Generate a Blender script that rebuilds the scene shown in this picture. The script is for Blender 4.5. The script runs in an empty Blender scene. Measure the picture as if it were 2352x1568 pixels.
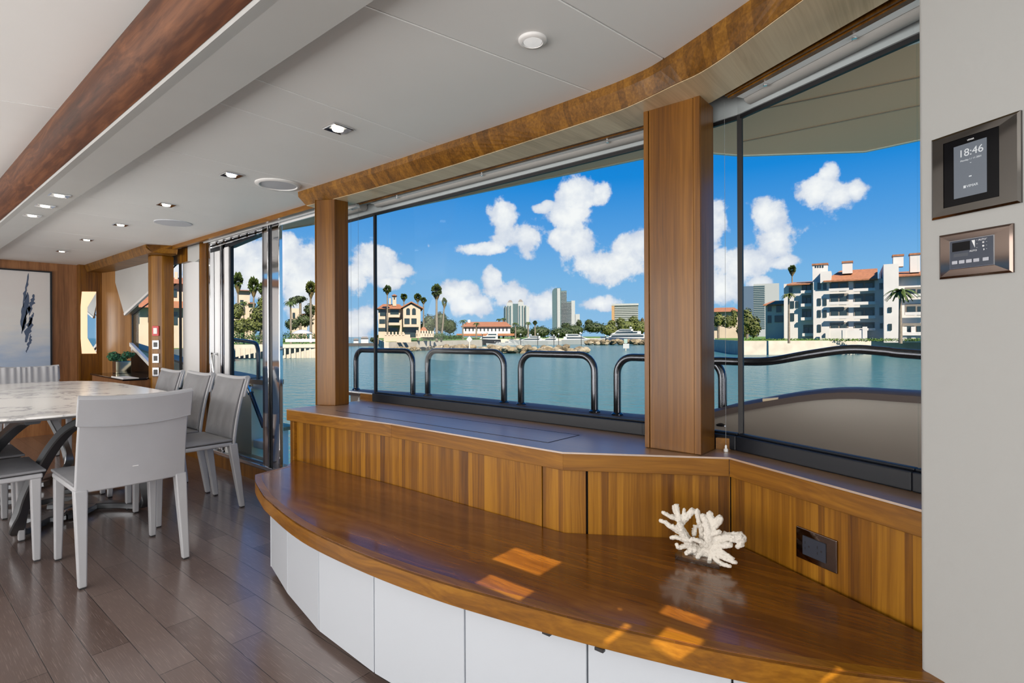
import bpy, bmesh, math, random
from mathutils import Vector, Matrix, noise
random.seed(7)
sc = bpy.context.scene
COL = sc.collection
D2R = math.radians
PI = math.pi

# ------------------------------------------------------------------ camera
YAW = D2R(39.6); FPX = 1229.0; EYE = 1.15; HOR = 771.0; ROLL = D2R(0.25)
cam_d = bpy.data.cameras.new('camera'); cam = bpy.data.objects.new('camera', cam_d); COL.objects.link(cam)
cam_d.sensor_width = 36.0; cam_d.lens = 36.0 * FPX / 2352.0
cam_d.shift_y = (HOR - 784.0) / 2352.0
cam_d.clip_start = 0.05; cam_d.clip_end = 6000
cam.matrix_world = Matrix.Translation((0, 0, EYE)) @ Matrix.Rotation(YAW, 4, 'Z') @ Matrix.Rotation(PI/2, 4, 'X') @ Matrix.Rotation(-ROLL, 4, 'Z')
sc.camera = cam
sc.view_settings.view_transform = 'Standard'; sc.view_settings.look = 'None'
sc.view_settings.exposure = 0.0; sc.view_settings.gamma = 1.0; sc.view_settings.use_curve_mapping = False
sc.cycles.use_denoising = True
sc.cycles.max_bounces = 10; sc.cycles.diffuse_bounces = 4; sc.cycles.glossy_bounces = 4
sc.cycles.transparent_max_bounces = 12; sc.cycles.transmission_bounces = 6
sc.cycles.caustics_reflective = False; sc.cycles.caustics_refractive = False
sc.cycles.sample_clamp_indirect = 6.0

FW = (-math.sin(YAW), math.cos(YAW)); RT = (math.cos(YAW), math.sin(YAW))
def ray(px, py=784.0):
    x = px - 1176; y = py - 784
    qx = x*math.cos(ROLL) - y*math.sin(ROLL); qy = 784 + x*math.sin(ROLL) + y*math.cos(ROLL)
    u = qx/FPX; v = -(qy-HOR)/FPX
    return (FW[0]+u*RT[0], FW[1]+u*RT[1], v)
def at(px, d, py=784.0):
    r = ray(px, py); return Vector((r[0]*d, r[1]*d, EYE+r[2]*d))

# ------------------------------------------------------------------ world: blue sky with cumulus
world = bpy.data.worlds.new('sky'); sc.world = world; world.use_nodes = True
def build_world():
    nt = world.node_tree; nt.nodes.clear(); N = nt.nodes.new; L = nt.links.new
    def val(sock, v):
        if isinstance(v, (int, float, tuple, list)): sock.default_value = v
        else: L(v, sock)
    def M(op, a, b=None, c=None, clamp=False):
        n = N('ShaderNodeMath'); n.operation = op; n.use_clamp = clamp
        val(n.inputs[0], a)
        if b is not None: val(n.inputs[1], b)
        if c is not None: val(n.inputs[2], c)
        return n.outputs[0]
    def VM(op, a, b=None, out=0):
        n = N('ShaderNodeVectorMath'); n.operation = op; val(n.inputs[0], a)
        if b is not None: val(n.inputs[1], b)
        return n.outputs[out]
    tc = N('ShaderNodeTexCoord'); sep = N('ShaderNodeSeparateXYZ'); L(tc.outputs['Generated'], sep.inputs[0])
    az = M('ARCTAN2', sep.outputs[0], sep.outputs[1]); el = M('ARCSINE', sep.outputs[2])
    comb = N('ShaderNodeCombineXYZ'); L(az, comb.inputs[0]); L(el, comb.inputs[1])
    blobs = [(600,610,85,75),(700,650,50,95),(548,575,35,40),(655,585,40,50),
        (858,605,52,42),(915,622,26,18),(815,640,26,40),(830,745,60,40),(850,785,60,25),(900,650,40,14),
        (1160,500,38,42),(1205,540,62,42),(1115,572,52,14),(1245,478,26,13),(1255,470,16,10),
        (1325,450,42,44),(1385,448,26,32),(1310,500,58,38),(1330,560,60,42),(1420,605,85,40),(1440,565,42,32),(1365,600,52,34),(1465,560,30,34),(1290,545,40,30),
        (1135,643,28,30),(1050,672,46,24),(1165,680,58,34),(1245,700,60,34),(1380,700,60,18),(1090,700,60,30),
        (1645,520,32,52),(1700,600,80,44),(1762,500,46,44),(1780,560,50,52),(1800,600,44,18),
        (1880,430,42,42),(1900,400,26,26),(1965,440,38,30),(1930,450,50,34),
        (1655,660,42,36),(1748,650,30,18),(380,650,90,60),(300,600,80,60),(420,560,60,35)]
    field = None
    for (px, py, rx, ry) in blobs:
        def ae(x, y):
            r = Vector(ray(x, y)).normalized(); return math.atan2(r.x, r.y), math.asin(r.z)
        a0, e0 = ae(px, py); a1, _ = ae(px+rx*1.12, py); _, e1 = ae(px, py-ry*1.12)
        d = VM('SUBTRACT', comb.outputs[0], (a0, e0, 0))
        d = VM('MULTIPLY', d, (1/abs(a1-a0), 1/abs(e1-e0), 0))
        ln = VM('LENGTH', d, None, 1)
        v = M('SUBTRACT', 1.0, ln)
        field = v if field is None else M('MAXIMUM', field, v)
    def noise_tex(scale, detail, rough=0.6, src=None):
        n = N('ShaderNodeTexNoise'); n.inputs['Scale'].default_value = scale
        n.inputs['Detail'].default_value = detail; n.inputs['Roughness'].default_value = rough
        L(src or tc.outputs['Generated'], n.inputs['Vector']); return n.outputs[0]
    n1 = noise_tex(16, 9, 0.62); n2 = noise_tex(26, 5, 0.55); n3 = noise_tex(7, 4)
    f = M('ADD', M('MAXIMUM', field, -0.6), M('MULTIPLY', M('SUBTRACT', n1, 0.5), 2.9))
    def smooth(x, a, b):
        n = N('ShaderNodeMapRange'); n.interpolation_type = 'SMOOTHSTEP'; L(x, n.inputs[0])
        n.inputs[1].default_value = a; n.inputs[2].default_value = b; return n.outputs[0]
    mask = smooth(f, -0.04, 0.34)
    ramp = N('ShaderNodeValToRGB'); L(M('MULTIPLY', el, 1.0), ramp.inputs[0])
    cr = ramp.color_ramp; cr.elements[0].position = 0.0; cr.elements[0].color = (0.30, 0.54, 0.80, 1)
    cr.elements[1].position = 0.42; cr.elements[1].color = (0.0, 0.19, 0.66, 1)
    for p, c in ((0.10, (0.20, 0.47, 0.80, 1)), (0.18, (0.10, 0.36, 0.78, 1)), (0.28, (0.01, 0.25, 0.72, 1))):
        e = cr.elements.new(p); e.color = c
    shade = N('ShaderNodeMix'); shade.data_type = 'RGBA'
    t = M('ADD', M('MULTIPLY', smooth(f, 0.1, 0.9), 0.55), M('MULTIPLY', smooth(n2, 0.35, 0.65), 0.45))
    L(t, shade.inputs[0]); shade.inputs[6].default_value = (0.60, 0.66, 0.80, 1); shade.inputs[7].default_value = (0.97, 0.97, 0.98, 1)
    mix = N('ShaderNodeMix'); mix.data_type = 'RGBA'; L(mask, mix.inputs[0]); L(ramp.outputs[0], mix.inputs[6]); L(shade.outputs[2], mix.inputs[7])
    bg = N('ShaderNodeBackground'); L(mix.outputs[2], bg.inputs[0]); bg.inputs[1].default_value = 1.0
    out = N('ShaderNodeOutputWorld'); L(bg.outputs[0], out.inputs[0])
build_world()

# ------------------------------------------------------------------ sun, and area fills added for daylight from unseen windows behind the camera
SUN = Vector((0.66, -0.42, 0.68)).normalized()      # towards the sun
sd = bpy.data.lights.new('sun', 'SUN'); sd.energy = 12.0; sd.angle = D2R(0.22); sd.color = (1.0, 0.90, 0.76)
so = bpy.data.objects.new('sun', sd); COL.objects.link(so); so.rotation_euler = SUN.to_track_quat('Z', 'Y').to_euler()
def area(name, loc, direction, sx, sy, power, color=(1, 1, 1)):
    d = bpy.data.lights.new(name, 'AREA'); d.shape = 'RECTANGLE'; d.size = sx; d.size_y = sy; d.energy = power; d.color = color
    o = bpy.data.objects.new(name, d); COL.objects.link(o); o.location = loc
    o.rotation_euler = Vector(direction).to_track_quat('-Z', 'Z').to_euler(); return o
area('fill_port', (-3.2, -2.35, 1.25), (0, 1, 0.42), 9.0, 1.9, 265, (1.0, 0.96, 0.91))
area('fill_aft', (3.0, -0.3, 1.15), (-1, 0.1, 0.30), 4.2, 2.0, 150, (1.0, 0.97, 0.93))

# ------------------------------------------------------------------ helpers
def tag(o, label=None, cat=None, group=None, kind=None):
    if label: o['label'] = label
    if cat: o['category'] = cat
    if group: o['group'] = group
    if kind: o['kind'] = kind
    return o
def empty(name, loc, rz=0.0, label=None, cat=None, group=None, kind=None):
    o = bpy.data.objects.new(name, None); COL.objects.link(o); o.location = loc; o.rotation_euler = (0, 0, rz)
    o.empty_display_size = 0.1
    return tag(o, label, cat, group, kind)
def children_of(o):
    return [c for c in bpy.data.objects if c.parent == o]
def copy_tree(o, parent=None, loc=None, rz=None):
    c = o.copy(); COL.objects.link(c)
    if parent is not None: c.parent = parent
    if loc is not None: c.location = loc
    if rz is not None: c.rotation_euler = (0, 0, rz)
    for ch in children_of(o): copy_tree(ch, c)
    return c

class MB:
    def __init__(s): s.v = []; s.f = []
    def add(s, vs, fs):
        b = len(s.v); s.v += [tuple(p) for p in vs]; s.f += [tuple(b+i for i in f) for f in fs]; return s
    def box(s, x0, x1, y0, y1, z0, z1):
        return s.hexa([(x0,y0),(x1,y0),(x1,y1),(x0,y1)], z0, z1)
    def hexa(s, poly, z0, z1): return s.prism(poly, z0, z1)
    def prism(s, poly, z0, z1):
        a = sum(poly[i][0]*poly[(i+1) % len(poly)][1]-poly[(i+1) % len(poly)][0]*poly[i][1] for i in range(len(poly)))
        if a < 0: poly = poly[::-1]
        n = len(poly)
        vs = [(p[0], p[1], z0) for p in poly]+[(p[0], p[1], z1) for p in poly]
        fs = [tuple(range(n-1, -1, -1)), tuple(range(n, 2*n))]+[(i, (i+1) % n, n+(i+1) % n, n+i) for i in range(n)]
        return s.add(vs, fs)
    def prism_n(s, pts, nrm):                      # 3D polygon extruded by a vector
        n = len(pts); nrm = Vector(nrm)
        vs = [Vector(p) for p in pts]; vs += [p+nrm for p in vs]
        fs = [tuple(range(n-1, -1, -1)), tuple(range(n, 2*n))]+[(i, (i+1) % n, n+(i+1) % n, n+i) for i in range(n)]
        return s.add(vs, fs)
    def seg(s, p, q, half, z0, z1):                # wall-like bar between two plan points
        p = Vector(p[:2]); q = Vector(q[:2]); d = (q-p).normalized(); n = Vector((-d.y, d.x))*half
        return s.prism([tuple(p-n), tuple(q-n), tuple(q+n), tuple(p+n)], z0, z1)
    def loft(s, rings, closed=True, caps=True):
        n = len(rings[0]); b = []
        vs = [p for r in rings for p in r]; fs = []
        for i in range(len(rings)-1):
            for j in range(n if closed else n-1):
                k = (j+1) % n; fs.append((i*n+j, i*n+k, (i+1)*n+k, (i+1)*n+j))
        if caps: fs.append(tuple(range(n-1, -1, -1))); fs.append(tuple((len(rings)-1)*n+j for j in range(n)))
        return s.add(vs, fs)
    def sweep(s, path, prof, up=(0, 0, 1), scale=None, caps=True):   # profile [(a,b)] in (side, up) frame along the path
        path = [Vector(p) for p in path]; rings = []; up = Vector(up)
        for i, p in enumerate(path):
            t = (path[min(i+1, len(path)-1)]-path[max(i-1, 0)]).normalized()
            sd_ = t.cross(up)
            if sd_.length < 1e-3: sd_ = t.cross(Vector((1, 0, 0)))
            sd_.normalize(); u = sd_.cross(t).normalized(); k = scale[i] if scale else 1
            rings.append([tuple(p+sd_*a*k+u*b*k) for a, b in prof])
        return s.loft(rings, True, caps)
    def tube(s, path, r, n=10, scale=None):
        P = [Vector(p) for p in path]; rings = []; a_ = None
        for i, p in enumerate(P):                    # frames carried along the path without twisting
            t = (P[min(i+1, len(P)-1)]-P[max(i-1, 0)]).normalized()
            a_ = t.orthogonal() if a_ is None else a_-t*a_.dot(t)
            a_.normalize(); b_ = t.cross(a_); k = r*(scale[i] if scale else 1)
            rings.append([tuple(p+a_*math.cos(2*PI*j/n)*k+b_*math.sin(2*PI*j/n)*k) for j in range(n)])
        return s.loft(rings, True, True)
    def lathe(s, prof, c=(0, 0, 0), n=24, axis='Z'):
        rings = []
        for r, h in prof:
            ring = []
            for i in range(n):
                a = 2*PI*i/n; x, y = r*math.cos(a), r*math.sin(a)
                ring.append((c[0]+x, c[1]+y, c[2]+h) if axis == 'Z' else (c[0]+x, c[1]+h, c[2]+y))
            rings.append(ring)
        return s.loft(rings, True, True)
    def build(s, name, mat, parent=None, smooth=False, bevel=0, seg=2, sub=0, local=False):
        me = bpy.data.meshes.new(name)
        off = Vector((0, 0, 0))
        root = parent
        if parent is not None and not local:
            while root.parent is not None: root = root.parent
            off = Vector(root.location)
        me.from_pydata([tuple(Vector(p)-off) for p in s.v], [], s.f); me.update()
        bm = bmesh.new(); bm.from_mesh(me); bmesh.ops.recalc_face_normals(bm, faces=bm.faces)
        if smooth:
            for f in bm.faces: f.smooth = True
        bm.to_mesh(me); bm.free()
        if isinstance(mat, (list, tuple)):
            for m_ in mat: me.materials.append(m_)
        else: me.materials.append(mat)
        o = bpy.data.objects.new(name, me); COL.objects.link(o)
        if parent is not None: o.parent = parent
        if bevel:
            b = o.modifiers.new('bevel', 'BEVEL'); b.width = bevel; b.segments = seg; b.limit_method = 'ANGLE'; b.angle_limit = D2R(35)
            b.harden_normals = False
        if sub:
            m = o.modifiers.new('sub', 'SUBSURF'); m.levels = sub; m.render_levels = sub
        if smooth and not sub:
            try:
                for p in me.polygons: p.use_smooth = True
                me.set_sharp_from_angle(angle=D2R(42))
            except Exception: pass
        return o
def struct(name, mb, mat, parent=None, **k):
    o = mb.build(name, mat, parent, **k)
    if parent is None: o['kind'] = 'structure'
    return o

# ------------------------------------------------------------------ materials
MATS = {}
def mat(name, col, rough=0.5, metal=0.0, spec=0.5, coat=0.0, coat_r=0.1, emit=None, es=0.0, noise_amt=0.0, noise_scale=20.0, bump=0.0, bump_scale=200.0, bump_d=0.001):
    m = bpy.data.materials.new(name); m.use_nodes = True; nt = m.node_tree; b = nt.nodes['Principled BSDF']
    b.inputs['Base Color'].default_value = (*col, 1); b.inputs['Roughness'].default_value = rough; b.inputs['Metallic'].default_value = metal
    b.inputs['Specular IOR Level'].default_value = spec; b.inputs['Coat Weight'].default_value = coat; b.inputs['Coat Roughness'].default_value = coat_r
    if emit: b.inputs['Emission Color'].default_value = (*emit, 1); b.inputs['Emission Strength'].default_value = es
    g = nt.nodes.new('ShaderNodeNewGeometry')
    if noise_amt:
        n = nt.nodes.new('ShaderNodeTexNoise'); n.inputs['Scale'].default_value = noise_scale; n.inputs['Detail'].default_value = 5
        nt.links.new(g.outputs['Position'], n.inputs['Vector'])
        r = nt.nodes.new('ShaderNodeMapRange'); nt.links.new(n.outputs[0], r.inputs[0]); r.inputs[1].default_value = 0.3; r.inputs[2].default_value = 0.7
        r.inputs[3].default_value = 1-noise_amt; r.inputs[4].default_value = 1+noise_amt
        x = nt.nodes.new('ShaderNodeMix'); x.data_type = 'RGBA'; x.blend_type = 'MULTIPLY'; x.inputs[0].default_value = 1
        x.inputs[6].default_value = (*col, 1); nt.links.new(r.outputs[0], x.inputs[7]); nt.links.new(x.outputs[2], b.inputs['Base Color'])
    if bump:
        n = nt.nodes.new('ShaderNodeTexNoise'); n.inputs['Scale'].default_value = bump_scale; n.inputs['Detail'].default_value = 3
        nt.links.new(g.outputs['Position'], n.inputs['Vector'])
        bp = nt.nodes.new('ShaderNodeBump'); bp.inputs['Strength'].default_value = bump; bp.inputs['Distance'].default_value = bump_d
        nt.links.new(n.outputs[0], bp.inputs['Height']); nt.links.new(bp.outputs[0], b.inputs['Normal'])
    return m

def wood(name, cols, grain='Z', angle=0.0, strip=0.05, tone=0.35, fine=1.0, warp=0.02, rough=0.36, coat=0.10, coat_r=0.15, bumps=0.0, spec=0.35):
    """veneer: grain along the given axis (of axes turned by angle about Z), random strips across it"""
    m = bpy.data.materials.new(name); m.use_nodes = True; nt = m.node_tree; N = nt.nodes.new; L = nt.links.new; b = nt.nodes['Principled BSDF']
    g = N('ShaderNodeNewGeometry')
    rot = N('ShaderNodeVectorRotate'); rot.rotation_type = 'Z_AXIS'; rot.inputs['Angle'].default_value = -angle; L(g.outputs['Position'], rot.inputs['Vector'])
    sp = N('ShaderNodeSeparateXYZ'); L(rot.outputs[0], sp.inputs[0])
    def M(op, a, c=None):
        n = N('ShaderNodeMath'); n.operation = op
        for i, v in enumerate((a, c)):
            if v is None: continue
            if isinstance(v, (int, float)): n.inputs[i].default_value = v
            else: L(v, n.inputs[i])
        return n.outputs[0]
    X, Y, Z = sp.outputs
    if grain == 'Z': along, a1, a2 = Z, X, Y
    elif grain == 'X': along, a1, a2 = X, Y, Z
    else: along, a1, a2 = Y, X, Z
    def noise_of(x, y, z, sx, sy, sz, detail=3, rough_=0.55):
        c = N('ShaderNodeCombineXYZ'); L(M('MULTIPLY', x, sx), c.inputs[0]); L(M('MULTIPLY', y, sy), c.inputs[1]); L(M('MULTIPLY', z, sz), c.inputs[2])
        n = N('ShaderNodeTexNoise'); n.inputs['Scale'].default_value = 1; n.inputs['Detail'].default_value = detail; n.inputs['Roughness'].default_value = rough_
        L(c.outputs[0], n.inputs['Vector']); return n.outputs[0]
    w = noise_of(a1, a2, along, 4, 4, 1.6, 2)
    wv = M('MULTIPLY', M('SUBTRACT', w, 0.5), warp*2)
    b1 = M('ADD', a1, wv); b2 = M('ADD', a2, wv)
    fine_n = noise_of(b1, b2, along, 150*fine, 150*fine, 2.5, 3, 0.6)
    mid_n = noise_of(b1, b2, along, 38*fine, 38*fine, 0.9, 3, 0.6)
    big_n = noise_of(b1, b2, along, 9, 9, 0.7, 2)
    fac = M('ADD', M('MULTIPLY', fine_n, 0.42), M('ADD', M('MULTIPLY', mid_n, 0.38), M('MULTIPLY', big_n, 0.30)))
    if strip:
        wn = N('ShaderNodeTexWhiteNoise'); wn.noise_dimensions = '1D'
        j = noise_of(a1, a2, a1, 9, 0, 0, 1)
        L(M('FLOOR', M('ADD', M('DIVIDE', a1 if grain != 'Z' else a1, strip), M('MULTIPLY', j, 3))), wn.inputs['W'])
        fac = M('ADD', fac, M('MULTIPLY', M('SUBTRACT', wn.outputs[0], 0.5), tone*0.5))
    ramp = N('ShaderNodeValToRGB'); L(fac, ramp.inputs[0]); cr = ramp.color_ramp
    cr.elements[0].position = 0.33; cr.elements[0].color = (*cols[0], 1); cr.elements[1].position = 0.76; cr.elements[1].color = (*cols[2], 1)
    e = cr.elements.new(0.53); e.color = (*cols[1], 1)
    L(ramp.outputs[0], b.inputs['Base Color']); b.inputs['Roughness'].default_value = rough; b.inputs['Coat Weight'].default_value = coat
    b.inputs['Coat Roughness'].default_value = coat_r; b.inputs['Specular IOR Level'].default_value = spec
    return m

TEAK = ((0.080, 0.026, 0.002), (0.19, 0.073, 0.004), (0.33, 0.145, 0.011))
TEAK_D = ((0.050, 0.014, 0.002), (0.135, 0.043, 0.004), (0.26, 0.098, 0.010))
TEAK_GLARE = ((0.50, 0.36, 0.20), (0.66, 0.50, 0.31), (0.78, 0.63, 0.42))  # soffit teak, made paler to carry the glare from outside
PANEL_ANG = math.atan2(1.575-1.86, -0.066+0.582)
m_teak = wood('teak_vertical', TEAK, 'Z', 0, 0.028, 0.6)
m_teak_c = wood('teak_vertical_corner', TEAK, 'Z', math.atan2(1.851-1.553, -0.586+1.056), 0.028, 0.6)
m_teak_r = wood('teak_vertical_right', TEAK, 'Z', PANEL_ANG, 0.028, 0.6)
m_teak_x = wood('teak_lengthwise', TEAK, 'X', 0, 0, 0, 0.7, 0.05)
m_teak_xr = wood('teak_lengthwise_right', TEAK, 'X', PANEL_ANG, 0, 0, 0.7, 0.05)
m_teak_xc = wood('teak_lengthwise_corner', TEAK, 'X', math.atan2(0.275, 0.476), 0, 0, 0.7, 0.03)
m_bench = wood('bench_top_walnut', TEAK_D, 'X', D2R(4), 0, 0, 0.55, 0.07, rough=0.24, coat=0.5, coat_r=0.10)
m_fascia = wood('fascia_walnut', TEAK, 'X', 0, 0, 0, 0.6, 0.05, rough=0.28)
m_ledge = wood('ledge_top_walnut', TEAK, 'X', 0, 0, 0, 0.6, 0.03, rough=0.30, coat=1.0, coat_r=0.42)
m_ledge.node_tree.nodes['Principled BSDF'].inputs['Coat IOR'].default_value = 3.4
m_post = wood('post_teak', ((0.065, 0.023, 0.003), (0.14, 0.053, 0.005), (0.24, 0.10, 0.012)), 'Z', 0, 0.05, 0.3, 0.8, 0.02, rough=0.32)
m_valance = wood('valance_teak', ((0.050, 0.020, 0.002), (0.15, 0.062, 0.006), (0.30, 0.135, 0.015)), 'Y', 0, 0.03, 0.30, 0.8, 0.02, rough=0.42, coat=0.04)
m_soffit = wood('soffit_veneer', TEAK_GLARE, 'Y', 0, 0.06, 0.3, 0.8, 0.03, rough=0.4, coat=0.25, coat_r=0.3)
m_walnut = wood('cove_walnut', ((0.012, 0.004, 0.002), (0.070, 0.022, 0.008), (0.20, 0.075, 0.028)), 'X', 0, 0, 0, 0.45, 0.06, rough=0.55, coat=0, spec=0.25)
m_fwd = wood('forward_wall_walnut', ((0.13, 0.055, 0.022), (0.24, 0.105, 0.042), (0.36, 0.17, 0.07)), 'Z', PI/2, 0.09, 0.3, 0.6, 0.03, rough=0.35)
m_teakdeck = wood('deck_teak', ((0.35, 0.22, 0.12), (0.5, 0.33, 0.18), (0.6, 0.42, 0.25)), 'X', 0, 0.05, 0.5, 0.6, 0.0, rough=0.6, coat=0)
m_white = mat('satin_white_headliner', (0.80, 0.81, 0.81), 0.5, spec=0.35, noise_amt=0.015, noise_scale=3)
m_grey_lin = mat('grey_headliner', (0.55, 0.56, 0.555), 0.42, spec=0.4, noise_amt=0.02, noise_scale=4)
m_drawer = mat('satin_white_lacquer', (0.50, 0.535, 0.59), 0.28, spec=0.5, coat=0.3, coat_r=0.2)
m_wallw = mat('white_wall_vinyl', (0.385, 0.39, 0.385), 0.6, bump=0.25, bump_scale=900, bump_d=0.0004)
m_blk = mat('black_anodised_frame', (0.008, 0.010, 0.015), 0.42, spec=0.35)
m_gasket = mat('black_rubber_gasket', (0.006, 0.006, 0.008), 0.5)
m_chrome = mat('polished_steel', (0.82, 0.83, 0.85), 0.06, 1.0)
m_chrome_d = mat('dark_polished_steel', (0.33, 0.33, 0.35), 0.10, 1.0)
m_bronze = mat('polished_bronze_plate', (0.20, 0.155, 0.135), 0.06, 1.0)
m_nickel = mat('dark_nickel_plate', (0.15, 0.14, 0.13), 0.06, 1.0)
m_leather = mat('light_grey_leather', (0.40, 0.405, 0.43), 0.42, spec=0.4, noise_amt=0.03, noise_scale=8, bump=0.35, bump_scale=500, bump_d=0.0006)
m_leather_shade = mat('shaded_grey_leather', (0.21, 0.213, 0.23), 0.42, spec=0.4, noise_amt=0.10, noise_scale=9, bump=0.3, bump_scale=45, bump_d=0.003)  # same leather; shade on seat and inner back is put into the colour
m_steelbase = mat('brushed_gunmetal', (0.20, 0.21, 0.225), 0.30, 0.9)
m_dark = mat('dark_plastic', (0.02, 0.02, 0.022), 0.4)
m_blkgloss = mat('black_gloss', (0.003, 0.003, 0.004), 0.10, spec=0.18)
m_blind = mat('roller_blind_fabric', (0.34, 0.34, 0.33), 0.75)
m_alu = mat('white_aluminium', (0.78, 0.79, 0.80), 0.35)
m_toe = mat('toe_kick_black', (0.012, 0.010, 0.009), 0.5)
m_lamp = mat('lamp_lens', (1, 1, 1), 0.4, emit=(1.0, 0.93, 0.80), es=3.5)
m_lampw = mat('frosted_lamp_lens', (0.95, 0.95, 0.95), 0.4, emit=(1, 1, 1), es=0.25)
m_niche = mat('backlit_niche', (1, 0.85, 0.65), 0.5, emit=(1.0, 0.66, 0.38), es=0.75)
m_mirror = mat('mirror_glass', (0.75, 0.78, 0.80), 0.02, 1.0)
m_red = mat('red_plastic', (0.55, 0.02, 0.03), 0.35)
m_whitepl = mat('white_plastic', (0.8, 0.8, 0.8), 0.4)
m_coral = mat('white_coral', (0.68, 0.64, 0.58), 0.75, bump=0.9, bump_scale=260, bump_d=0.002)
m_rail = mat('dark_chromed_rail', (0.10, 0.10, 0.115), 0.16, 0.9)
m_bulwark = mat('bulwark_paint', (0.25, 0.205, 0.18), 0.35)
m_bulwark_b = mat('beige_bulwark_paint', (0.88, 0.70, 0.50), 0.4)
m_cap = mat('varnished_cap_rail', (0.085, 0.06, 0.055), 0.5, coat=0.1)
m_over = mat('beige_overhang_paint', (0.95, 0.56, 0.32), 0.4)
m_overedge = mat('pale_overhang_edge', (0.55, 0.66, 0.62), 0.4)
m_superw = mat('white_superstructure', (0.85, 0.86, 0.88), 0.35)

def glass_mat(name, refl=0.05, tint=(0.97, 0.985, 0.98)):
    m = bpy.data.materials.new(name); m.use_nodes = True; nt = m.node_tree; nt.nodes.clear(); N = nt.nodes.new; L = nt.links.new
    t = N('ShaderNodeBsdfTransparent'); t.inputs[0].default_value = (*tint, 1)
    g = N('ShaderNodeBsdfGlossy'); g.inputs['Roughness'].default_value = 0.0
    fr = N('ShaderNodeFresnel'); fr.inputs[0].default_value = 1.35
    mu = N('ShaderNodeMath'); mu.operation = 'MULTIPLY'; L(fr.outputs[0], mu.inputs[0]); mu.inputs[1].default_value = refl*0.45
    mx = N('ShaderNodeMixShader'); L(mu.outputs[0], mx.inputs[0]); L(t.outputs[0], mx.inputs[1]); L(g.outputs[0], mx.inputs[2])
    o = N('ShaderNodeOutputMaterial'); L(mx.outputs[0], o.inputs[0]); return m
m_glass = glass_mat('window_glass')
m_acrylic = glass_mat('clear_acrylic', 6.0, (0.97, 0.98, 0.98))

def floor_mat():
    m = bpy.data.materials.new('dark_wenge_planks'); m.use_nodes = True; nt = m.node_tree; N = nt.nodes.new; L = nt.links.new; b = nt.nodes['Principled BSDF']
    g = N('ShaderNodeNewGeometry'); mp = N('ShaderNodeMapping'); L(g.outputs['Position'], mp.inputs[0]); mp.inputs['Location'].default_value = (0.37, -0.044, 0)
    br = N('ShaderNodeTexBrick'); L(mp.outputs[0], br.inputs['Vector']); br.inputs['Scale'].default_value = 1.0
    br.inputs['Brick Width'].default_value = 0.86; br.inputs['Row Height'].default_value = 0.1181; br.inputs['Mortar Size'].default_value = 0.0014
    br.inputs['Mortar Smooth'].default_value = 0.2; br.offset = 0.37; br.offset_frequency = 2; br.inputs['Bias'].default_value = 0.0
    br.inputs['Color1'].default_value = (0.100, 0.066, 0.055, 1); br.inputs['Color2'].default_value = (0.165, 0.120, 0.105, 1); br.inputs['Mortar'].default_value = (0.010, 0.007, 0.006, 1)
    st = N('ShaderNodeMapping'); L(g.outputs['Position'], st.inputs[0]); st.inputs['Scale'].default_value = (10, 340, 1)
    n = N('ShaderNodeTexNoise'); L(st.outputs[0], n.inputs['Vector']); n.inputs['Scale'].default_value = 1; n.inputs['Detail'].default_value = 2
    r = N('ShaderNodeMapRange'); L(n.outputs[0], r.inputs[0]); r.inputs[1].default_value = 0.56; r.inputs[2].default_value = 0.72; r.inputs[3].default_value = 0; r.inputs[4].default_value = 0.65
    mx = N('ShaderNodeMix'); mx.data_type = 'RGBA'; L(r.outputs[0], mx.inputs[0]); L(br.outputs['Color'], mx.inputs[6]); mx.inputs[7].default_value = (0.30, 0.24, 0.21, 1)
    L(mx.outputs[2], b.inputs['Base Color']); b.inputs['Roughness'].default_value = 0.33; b.inputs['Specular IOR Level'].default_value = 0.6
    b.inputs['Coat Weight'].default_value = 0.9; b.inputs['Coat Roughness'].default_value = 0.16
    bp = N('ShaderNodeBump'); bp.inputs['Strength'].default_value = 0.6; bp.inputs['Distance'].default_value = 0.002; bp.invert = True
    L(br.outputs['Fac'], bp.inputs['Height']); L(bp.outputs[0], b.inputs['Normal']); L(bp.outputs[0], b.inputs['Coat Normal'])
    return m
m_floor = floor_mat()

def marble_mat():
    m = bpy.data.materials.new('white_marble'); m.use_nodes = True; nt = m.node_tree; N = nt.nodes.new; L = nt.links.new; b = nt.nodes['Principled BSDF']
    g = N('ShaderNodeNewGeometry')
    n0 = N('ShaderNodeTexNoise'); n0.inputs['Scale'].default_value = 2.2; n0.inputs['Detail'].default_value = 5; L(g.outputs['Position'], n0.inputs['Vector'])
    mixv = N('ShaderNodeMix'); mixv.data_type = 'VECTOR'; mixv.inputs[0].default_value = 0.35; L(g.outputs['Position'], mixv.inputs[4]); L(n0.outputs['Color'], mixv.inputs[5])
    n1 = N('ShaderNodeTexNoise'); n1.inputs['Scale'].default_value = 2.4; n1.inputs['Detail'].default_value = 8; n1.inputs['Roughness'].default_value = 0.6; L(mixv.outputs[1], n1.inputs['Vector'])
    a = N('ShaderNodeMath'); a.operation = 'SUBTRACT'; L(n1.outputs[0], a.inputs[0]); a.inputs[1].default_value = 0.5
    ab = N('ShaderNodeMath'); ab.operation = 'ABSOLUTE'; L(a.outputs[0], ab.inputs[0])
    cr = N('ShaderNodeValToRGB'); L(ab.outputs[0], cr.inputs[0]); cr.color_ramp.elements[0].color = (0.44, 0.44, 0.45, 1); cr.color_ramp.elements[0].position = 0.0
    cr.color_ramp.elements[1].color = (0.80, 0.79, 0.78, 1); cr.color_ramp.elements[1].position = 0.022
    L(cr.outputs[0], b.inputs['Base Color']); b.inputs['Roughness'].default_value = 0.22; return m
m_marble = marble_mat()

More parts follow.
